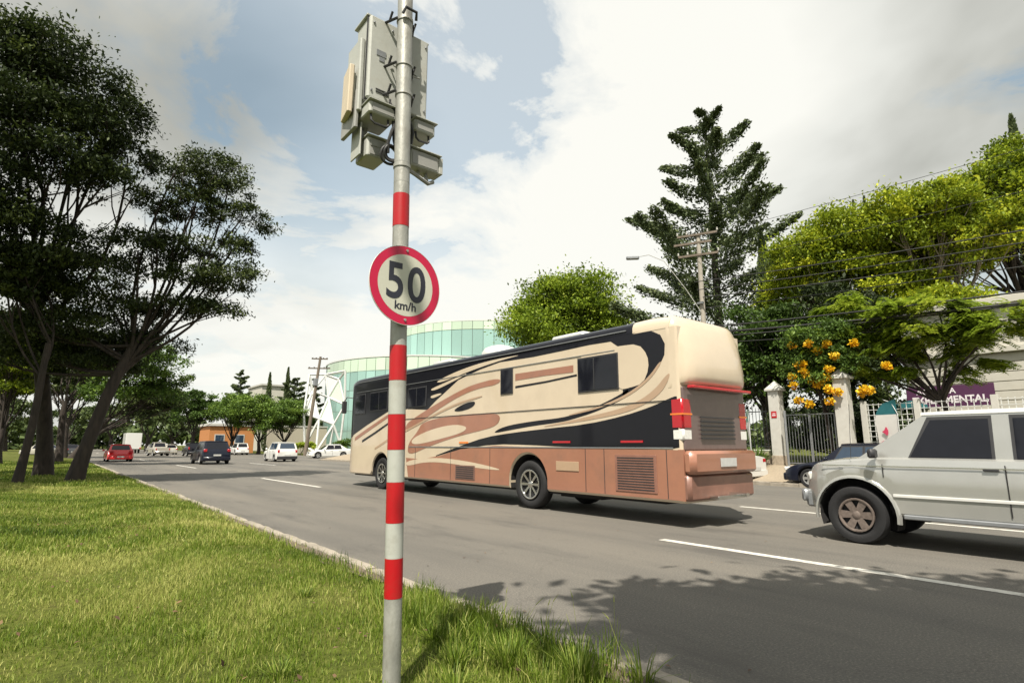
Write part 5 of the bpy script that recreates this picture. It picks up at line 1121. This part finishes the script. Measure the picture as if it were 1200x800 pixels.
# conifers and cypresses
def conifer(name, label, x, y, base, zt, zb, rmax, n, leaf, nb=60, m='leaf_conifer', tr=.45, up=.28, power=.8, irr=.3, seed=1, cat='conifer', group=None):
    rg = random.Random(seed); root = empty(name, (x, y, base), label, cat, group)
    H_ = zt - base; b = MB(); b.tube([(0, 0, 0), (.1, 0, H_ * .5), (0, .05, H_)], [tr, tr * .6, .03], 9)
    P = []; D = []; T = []
    per = n // nb
    for i in range(nb):
        t = (i + rg.random() * .6) / nb; z = (zb - base) + (H_ - (zb - base)) * t; ln = rmax * ((1 - t) ** power) * rg.uniform(1 - irr, 1.0 + irr * .3) + .25; a = i * 2.4 + rg.uniform(-.3, .3)
        dx, dy = math.cos(a), math.sin(a); s = Vector((0, 0, z)); e = Vector((dx * ln, dy * ln, z + up * ln * (1 if t > .25 else .25) + ln * .05)); mid = s.lerp(e, .5) + Vector((0, 0, -.08 * ln))
        b.tube([s, mid, e], [max(.03, tr * .22 * (1 - t)), .03, .012], 4)
        k = max(20, int(per * (ln / rmax) * 1.7 + per * .12)); u = np.random.default_rng(seed * 100 + i)
        tt = .14 + .86 * u.random(k) ** .75
        sx = np.array(s)[None] * (1 - tt)[:, None] ** 2 + 2 * np.array(mid)[None] * ((1 - tt) * tt)[:, None] + np.array(e)[None] * tt[:, None] ** 2
        wd = (.108 * ln + .12) * (1.15 - tt) + .1
        # side sprays: gathered in tufts along the branch
        nt_ = max(4, int(ln * 3.2)); tb = u.integers(0, nt_, k); ph = u.normal(size=(nt_, 3)) * .55
        off = ph[tb] * wd[:, None] * np.array([1.3, 1.3, .55]) + u.normal(size=(k, 3)) * wd[:, None] * np.array([.42, .42, .25])
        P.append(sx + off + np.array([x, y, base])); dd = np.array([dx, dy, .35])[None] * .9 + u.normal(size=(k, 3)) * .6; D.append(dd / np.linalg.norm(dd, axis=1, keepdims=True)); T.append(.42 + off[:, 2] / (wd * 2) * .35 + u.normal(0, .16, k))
    b.build('trunk', M['bark'], root, smooth=True)
    P = np.concatenate(P); D = np.concatenate(D); T = np.concatenate(T)
    quads('crown', P, D, leaf * RNG.uniform(.6, 1.4, len(P)), np.full(len(P), .42), T, M[m], root, (x, y, base))
    return root
conifer('conifer', 'huge dark conifer with upswept branches rising behind the utility pole', 38.3, 22.3, .6, 27.6, 5.0, 10.2, 62000, .29, 52, tr=.45, up=.42, power=.66, irr=.40, seed=31)
conifer('conifer', 'dark conifer top behind the leftmost round street tree', 30.2, 126.4, 0, 16.8, 3, 3.4, 7000, .55, 30, seed=5, irr=.1, power=.55)
conifer('conifer', 'wide dark conifer top behind the middle of the skyline cypresses', 38.9, 119, 0, 15.0, 3, 4.4, 8000, .55, 30, seed=6, irr=.1, power=.45)
conifer('conifer', 'small dark conifer top nearest the white lattice', 42.5, 117, 0, 15.0, 3, 2.6, 5000, .5, 26, seed=7, irr=.1, power=.5)
def cypress(label, x, y, base, zt, r_, n, leaf, group=None, m='leaf_conifer'):
    root = empty('cypress', (x, y, base), label, 'cypress', group); H_ = zt - base
    MB().tube([(0, 0, 0), (0, 0, H_ * .95)], [r_ * .3, .03], 6).build('trunk', M['bark'], root)
    t = RNG.random(n) ** .85; a = RNG.random(n) * 2 * math.pi; rr = r_ * (np.minimum(1, t * 9 + .4)) * np.clip((1 - t) * 1.7, 0, 1) ** .6 * (.65 + .4 * RNG.random(n)) * (1 + .12 * np.sin(t * 40 + 3 * a))
    P = np.stack([x + rr * np.cos(a), y + rr * np.sin(a), base + .3 + t * (H_ - .3)], 1); D = np.stack([np.cos(a) * .35, np.sin(a) * .35, np.ones(n)], 1) + RNG.normal(0, .2, (n, 3)); D /= np.linalg.norm(D, axis=1, keepdims=True)
    quads('crown', P, D, leaf * RNG.uniform(.6, 1.3, n), np.full(n, .4), .4 + RNG.normal(0, .2, n), M[m], root, (x, y, base))
cypress('slim cypress standing alone on the skyline left of the timber pole', 34.2, 120.2, 0, 15.9, .75, 2500, .5)
cypress('slim cypress behind the small dark conifers on the left skyline', 37.5, 119.3, 0, 17.2, .8, 2500, .5)
cypress('tall narrow cypress between the conifer and the yellow green trees', 35.2, 17.0, .6, 15.2, .75, 9000, .3)
cypress('dark cypress spire poking above the trees at the right edge', 59.6, 6.9, 0, 28.6, 1.0, 5000, .45)
cypress('second dark cypress spire touching the one at the right edge', 60.3, 6.0, 0, 26.8, .9, 4000, .45)
cypress('left one of two tiny cypress tips above the yellow green trees', 85.6, 27.7, 0, 35.7, .9, 2500, .6)
cypress('right one of two tiny cypress tips above the yellow green trees', 87.9, 27.0, 0, 36.8, .9, 2500, .6)
# elm-like crown behind the motorhome
tree('round_tree', 'big rounded sunlit green tree behind the middle of the motorhome roof', 'tree', (32.6, 32.8, .6), 6, blob(32.6, 32.8, 10.9, 5.0, 5.0, 4.2, 22, seed=41, small=.44, spread=.74), 60000, .27, M['leaf_bright'], .45, 'bark', tbias=.36, puff=.5)
# dense belt behind the iron fence
tree('evergreen_tree', 'dense dark evergreen behind the iron fence, right of the motorhome tail', 'tree', (30.5, 15.2, .6), 3, blob(30.5, 15.0, 5.4, 2.6, 3.2, 4.4, 13, seed=42, small=.5), 26000, .22, M['leaf_mid'], .3, 'bark', tbias=.22)
tree('evergreen_tree', 'dark leafy tree filling the gap behind the iron gate', 'tree', (31.0, 11.6, .6), 2, blob(31.0, 11.4, 4.6, 3.0, 3.2, 4.6, 14, seed=43, small=.5) + blob(31, 11, 2.4, 2.6, 3.4, 1.4, 5, seed=54), 30000, .24, M['leaf_dark'], .3, 'bark', tbias=.35)
tree('hedge', 'dark hedge standing low behind the gate', 'hedge', (27.5, 10.2, .6), .4, [(27.5 + .3 * math.sin(i), 8.9 + i * .62, 1.7, .8, .6, 1.3) for i in range(8)], 16000, .13, M['leaf_dark'], .08, 'bark', twigs=False, tbias=.25)
tree('evergreen_tree', 'dark tree behind the fence hidden mostly by the motorhome tail', 'tree', (32, 20, .6), 3, blob(32, 20, 5.4, 3.6, 3.6, 4.2, 10, seed=44, small=.5), 16000, .25, M['leaf_dark'], .3, 'bark')
# yellow green canopy on the right
tree('canopy_tree', 'yellow green tree with small golden tips, nearest the tall cypress', 'tree', (35.8, 13.0, .6), 6.0, blob(35.6, 12.6, 10.2, 3.9, 3.7, 4.0, 20, seed=45, small=.40, spread=.85) + blob(34.5, 12.4, 7.0, 3.0, 3.0, 1.8, 6, seed=52), 90000, .20, M['leaf_yellow'], .4, 'barkpale', puff=.36, shell=.75, tbias=.5)
tree('canopy_tree', 'taller yellow green tree in the middle of the right canopy', 'tree', (37.0, 8.4, .6), 7.0, blob(36.2, 8.6, 11.4, 4.0, 3.6, 4.3, 22, seed=46, small=.38, spread=.85) + blob(34.8, 8.0, 7.6, 3.2, 3.4, 2.0, 7, seed=53), 96000, .20, M['leaf_yellow'], .4, 'barkpale', puff=.36, shell=.75, tbias=.5)
tree('canopy_tree', 'large darker green tree with spreading dark limbs at the right edge', 'tree', (41, 5.0, .6), 8.0, blob(40.5, 4.2, 13.6, 4.4, 4.8, 3.6, 22, seed=47, small=.38, spread=.85), 84000, .21, M['leaf_yellow'], .5, 'bark', puff=.38, shell=.72, tbias=.32)
# feathery street tree in front of the white building: compound drooping fronds
def frond_tree(name, label, base, clumps, nf, tr, fork):
    root = empty(name, base, label, 'tree'); b = MB(); fk = Vector(fork); b.tube([(0, 0, -.1), (fk.x * .4, fk.y * .2, fk.z * .5), fk], [tr * 1.3, tr, tr * .85], 10)
    for c in clumps: limb(b, fk * random.uniform(.85, 1), Vector(c[:3]) - Vector(base), tr * .5, .02, .1, 6, 6, -.05)
    b.build('trunk', M['bark'], root, smooth=True)
    P, O, T = crown_points(clumps, nf, .45, .55); k = len(P); PP = []; DD = []; TT = []; NN = []
    A = np.arctan2(O[:, 1] + RNG.normal(0, .5, k), O[:, 0] + RNG.normal(0, .5, k)); ln = RNG.uniform(.28, .5, k)
    for j in range(k):
        h = np.array([math.cos(A[j]), math.sin(A[j]), 0]); sd = np.array([-h[1], h[0], 0]); m_ = 9
        for i in range(m_):
            t = (i + .5) / m_; p = P[j] + h * ln[j] * t + np.array([0, 0, -.55 * ln[j] * t * t]); w = .11 * math.sin(math.pi * (.15 + .8 * t))
            for s in (-1, 1):
                PP.append(p + sd * s * w * .5 + np.array([0, 0, -.02])); d = sd * s + h * .5 + np.array([0, 0, -.35]); DD.append(d / np.linalg.norm(d) * 1.0); TT.append(T[j]); NN.append((0, 0, 1))
    PP = np.array(PP); n = len(PP)
    quads('crown', PP, np.array(DD), RNG.uniform(.10, .15, n), np.full(n, .45), .5 + np.array(TT) + RNG.normal(0, .10, n), M['leaf_bright'], root, base, np.array(NN) + RNG.normal(0, .25, (n, 3)))
    return root
frond_tree('feathery_tree', 'small feathery bright green tree leaning before the white building', (25.2, 5.6, .6),
     [(24.6, 9.16, 5.55, 0.85, 0.85, 0.61), (24.95, 8.91, 4.5, 0.85, 0.85, 0.61), (25.3, 8.23, 6.21, 0.85, 0.85, 0.61), (24.6, 7.11, 6.19, 0.85, 0.85, 0.61), (24.95, 7.5, 4.95, 0.85, 0.85, 0.61), (25.3, 8.41, 5.35, 0.85, 0.85, 0.61), (24.6, 5.63, 6.15, 0.85, 0.85, 0.61), (24.95, 4.89, 5.67, 0.85, 0.85, 0.61), (25.3, 4.32, 5.1, 0.85, 0.85, 0.61), (24.6, 6.38, 5.32, 0.85, 0.85, 0.61), (24.95, 5.6, 4.93, 0.85, 0.85, 0.61), (25.3, 5.6, 3.87, 0.5, 0.5, 0.36), (24.6, 4.65, 4.47, 0.85, 0.85, 0.61), (24.95, 6.89, 3.96, 0.5, 0.5, 0.36), (25.3, 7.86, 3.91, 0.5, 0.5, 0.36), (24.6, 3.93, 5.4, 0.85, 0.85, 0.61), (24.95, 8.84, 6.8, 0.85, 0.85, 0.61)],
     5600, .12, (-.1, .5, 2.6))
# flowering vine / trumpet shrub over the gate
root = tree('flowering_shrub', 'orange flowered trumpet shrub hanging over the gate', 'shrub', (24.1, 9.5, .6), 2.6, [(23.8, 10.1, 5.5, .8, .8, .6), (23.7, 9.2, 5.6, .9, .8, .6), (23.6, 10.3, 4.3, .7, .6, .6), (23.6, 9.6, 3.9, .7, .7, .55), (23.7, 8.9, 4.6, .7, .6, .6), (24.0, 9.7, 4.9, .9, .9, .7), (23.7, 8.3, 4.3, .5, .5, .45)], 15000, .13, M['leaf_mid'], .09, 'bark', (-.1, .1), tbias=.45, puff=.42)
FC = [(10.27, 5.38), (9.59, 5.34), (9.34, 5.03), (8.96, 5.25), (10.12, 4.57), (9.88, 4.27), (10.38, 4.1), (10.3, 3.75), (9.84, 4.1), (9.46, 3.69), (9.62, 3.95), (8.95, 4.28), (9.13, 3.98), (9.02, 3.49), (8.77, 3.37), (9.07, 3.05), (10.19, 3.14), (9.79, 2.97), (9.32, 3.84), (7.8, 3.4), (7.94, 3.29), (7.0, 4.18), (7.66, 3.36), (9.93, 4.57), (8.71, 4.74), (8.03, 5.18)]
for i, (fy, fz) in enumerate(FC):
    c = np.array([23.0 + .18 * random.random(), fy, fz]); n = 70; u = unit(n)
    P = c + u * np.array([.13, .17, .15]) * (.5 + .6 * RNG.random((n, 1)))
    quads('blossom', P, unit(n) * .5 + u * .7, RNG.uniform(.10, .16, n), np.full(n, .8), .5 + .35 * u[:, 2] + RNG.normal(0, .15, n), M['petal'], root, (24.1, 9.5, .6))
# strap leaved clump at the foot of the wall
def tuft(name, label, x, y, z, n, h, spread, mm, cat='plant', wid=.022, tb=.5):
    P = []; F = []; T = []; rg = np.random.default_rng(int(x * 31 + y * 17))
    for i in range(n):
        a = rg.uniform(0, 2 * math.pi); r0 = spread * .35 * math.sqrt(rg.random()); bx, by = r0 * math.cos(a), r0 * math.sin(a); a += rg.normal(0, .5); ln = h * rg.uniform(.6, 1.15); lean_ = rg.uniform(.15, .9); sd = (-math.sin(a), math.cos(a)); b0_ = len(P)
        for t in (0, .35, .7, 1.0):
            o = spread * lean_ * t ** 1.6; zz = ln * (t - .32 * lean_ * t * t); w = wid * (1 - t) ** .6 * .5 + .001
            P += [(bx + math.cos(a) * o - sd[0] * w, by + math.sin(a) * o - sd[1] * w, zz), (bx + math.cos(a) * o + sd[0] * w, by + math.sin(a) * o + sd[1] * w, zz)]
        for q in range(3): F.append((b0_ + 2 * q, b0_ + 2 * q + 1, b0_ + 2 * q + 3, b0_ + 2 * q + 2)); T.append(min(1, max(0, tb + rg.normal(0, .2))))
    me = bpy.data.meshes.new(name); me.from_pydata(P, [], F); me.materials.append(mm); at = me.attributes.new('tint', 'FLOAT', 'FACE'); at.data.foreach_set('value', T)
    o = bpy.data.objects.new(name, me); COL.objects.link(o); o.location = (x, y, z)
    if cat: tag(o, label, cat)
    return o
tuft('strap_leaf_plant', 'clump of strap leaves at the foot of the capped pillar', 22.7, 11.95, .5, 190, .95, .75, M['leaf_mid'], wid=.05)
tuft('strap_leaf_plant', 'smaller strap leaf clump by the stone wall beyond the pillar', 22.9, 13.3, .55, 120, .7, .6, M['leaf_mid'], wid=.05)

# ------------------------------------------------------------------ grass
def grass(name, n, xr, yr, h0, h1, w, tb, clump=0.5, dens=None, bend=.6):
    rg = np.random.default_rng(n); N_ = int(n * 1.6)
    x = rg.uniform(*xr, N_); y = yr[0] + (yr[1] - yr[0]) * rg.random(N_) ** (1.5 if dens is None else dens)
    f = np.sin(x * 3.1 + 1.3 * np.sin(y * 1.7)) * np.sin(y * 2.3 + 1.1 * np.sin(x * 2.1)) + .5 * np.sin(x * 9 + y * 4) * np.sin(y * 11 - x * 5)
    keep = rg.random(N_) < np.clip(.62 + clump * .35 * f, .12, 1); x, y, f = x[keep][:n], y[keep][:n], f[keep][:n]; k = len(x)
    z = 0.085 + 0.03 * np.sin(x * 1.3 + y * .35) * np.cos(y * .5) - 0.045 * np.maximum(0, (x - 2.35) / .5) + 0.012 * np.maximum(0, -x)
    a = rg.uniform(0, 2 * math.pi, k); h = rg.uniform(h0, h1, k) * (1 + .35 * np.clip(f, -1, 1)); ln = rg.uniform(.1, 1.0, k) * bend; wd = w * rg.uniform(.6, 1.3, k)
    fa = a + rg.normal(0, .9, k) ; sx, sy = -np.sin(fa) * wd * .5, np.cos(fa) * wd * .5; V = np.zeros((k, 5, 3), np.float32)
    for i, (t, ww) in enumerate(((0, 1), (.55, .8))):
        ox = np.cos(a) * h * ln * t ** 1.7; oy = np.sin(a) * h * ln * t ** 1.7; zz = z - .01 + h * t * (1 - .35 * ln * t)
        V[:, 2 * i] = np.stack([x + ox - sx * ww, y + oy - sy * ww, zz], 1); V[:, 2 * i + 1] = np.stack([x + ox + sx * ww, y + oy + sy * ww, zz], 1)
    V[:, 4] = np.stack([x + np.cos(a) * h * ln, y + np.sin(a) * h * ln, z - .01 + h * (1 - .35 * ln)], 1)
    me = bpy.data.meshes.new(name); me.vertices.add(5 * k); me.vertices.foreach_set('co', V.ravel())
    base = (np.arange(k) * 5)[:, None]; lp = (base + np.array([0, 1, 3, 2, 2, 3, 4])).astype(np.int32).ravel(); me.loops.add(7 * k); me.loops.foreach_set('vertex_index', lp)
    ls = (np.arange(k)[:, None] * 7 + np.array([0, 4])).astype(np.int32).ravel(); lt = np.tile(np.array([4, 3], np.int32), k); me.polygons.add(2 * k); me.polygons.foreach_set('loop_start', ls); me.polygons.foreach_set('loop_total', lt); me.update(calc_edges=True)
    big = .17 * np.sin(x * .8 + 2 * np.sin(y * .33)) + .15 * np.sin(y * .9 + x * 1.7) + .13 * np.sin(y * 3.1 + 2 * np.sin(x * 2.7)); dry = (rg.random(k) < .15) * .45
    T = np.repeat(np.clip(tb + big + dry + rg.normal(0, .15, k), 0, 1), 2).astype(np.float32); at = me.attributes.new('tint', 'FLOAT', 'FACE'); at.data.foreach_set('value', T)
    me.materials.append(M['grass']); o = bpy.data.objects.new(name, me); COL.objects.link(o); o['kind'] = 'stuff'; return o
grass('grass', 150000, (-1.6, 2.72), (1.2, 8.5), .03, .075, .0055, .5)
grass('grass', 85000, (-2.4, 2.74), (8.3, 24), .045, .09, .011, .52, dens=1.2)
grass('grass', 50000, (-4.5, 2.74), (23, 60), .07, .13, .028, .45, dens=1.1)
grass('kerbside_grass', 5000, (2.2, 2.86), (1.5, 4.8), .08, .20, .0065, .38, dens=1)
grass('kerbside_grass', 2600, (2.55, 2.86), (4.8, 30), .06, .15, .008, .45, dens=1)
for i, (x, y, n, h, s) in enumerate([(2.05, 3.05, 110, .20, .16), (2.30, 2.85, 130, .24, .18), (2.60, 2.75, 60, .24, .22), (2.74, 2.98, 24, .22, .18), (2.68, 3.3, 26, .18, .16), (2.72, 2.5, 30, .26, .2), (2.55, 3.0, 50, .2, .2), (2.42, 3.25, 50, .18, .18), (2.78, 2.72, 18, .28, .18), (1.85, 2.75, 90, .18, .15), (2.5, 2.45, 120, .26, .2), (2.80, 2.25, 40, .22, .2), (1.45, 2.8, 80, .15, .14), (2.2, 3.5, 90, .17, .16), (2.82, 2.5, 18, .28, .16), (1.2, 3.6, 60, .13, .14), (.95, 4.6, 70, .12, .15), (1.9, 5.2, 80, .14, .16), (2.5, 4.3, 60, .17, .15)]):
    t_ = tuft('grass_tuft', '', x, y, .06, n, h, s, M['grass'], None, .0065, .42); t_['kind'] = 'stuff'
# thin seed stalks leaning over the kerb
b = MB()
for (x, y, dx, dy, h) in [(2.70, 3.40, .04, .02, .34), (2.76, 3.05, .10, .05, .30), (2.6, 2.9, .14, .02, .38), (2.80, 2.75, .05, .10, .40), (2.74, 3.8, .05, -.03, .2), (2.66, 4.6, .05, .04, .25), (2.3, 3.2, -.05, .05, .25), (2.86, 2.5, .06, .05, .42), (2.78, 2.35, -.05, .08, .38), (2.7, 3.25, .18, .0, .27)]:
    b.tube([(x, y, .04), (x + dx * .4, y + dy * .4, h * .6), (x + dx, y + dy, h)], [.0022, .0018, .0012], 4); b.tube([(x + dx, y + dy, h), (x + dx * 1.4, y + dy * 1.4, h + .035)], [.004, .001], 4)
o = b.build('seed_stalks', M['grass']); o['kind'] = 'stuff'
at = o.data.attributes.new('tint', 'FLOAT', 'FACE'); at.data.foreach_set('value', [.8] * len(o.data.polygons))

# brown leaves lying in the grass and trodden soil at the foot of the pole
k = 260; P = np.stack([RNG.uniform(-1.2, 2.7, k), 1.6 + 14 * RNG.random(k) ** 1.6, RNG.uniform(.10, .15, k)], 1); D = unit(k) * np.array([1, 1, .3]); D /= np.linalg.norm(D, axis=1, keepdims=True)
quads('leaf_litter', P, D, RNG.uniform(.025, .06, k), np.full(k, .55), RNG.random(k), bpy.data.materials['dry_leaf'], nrm=unit(k) * .4 + np.array([0, 0, 1.]))['kind'] = 'stuff'
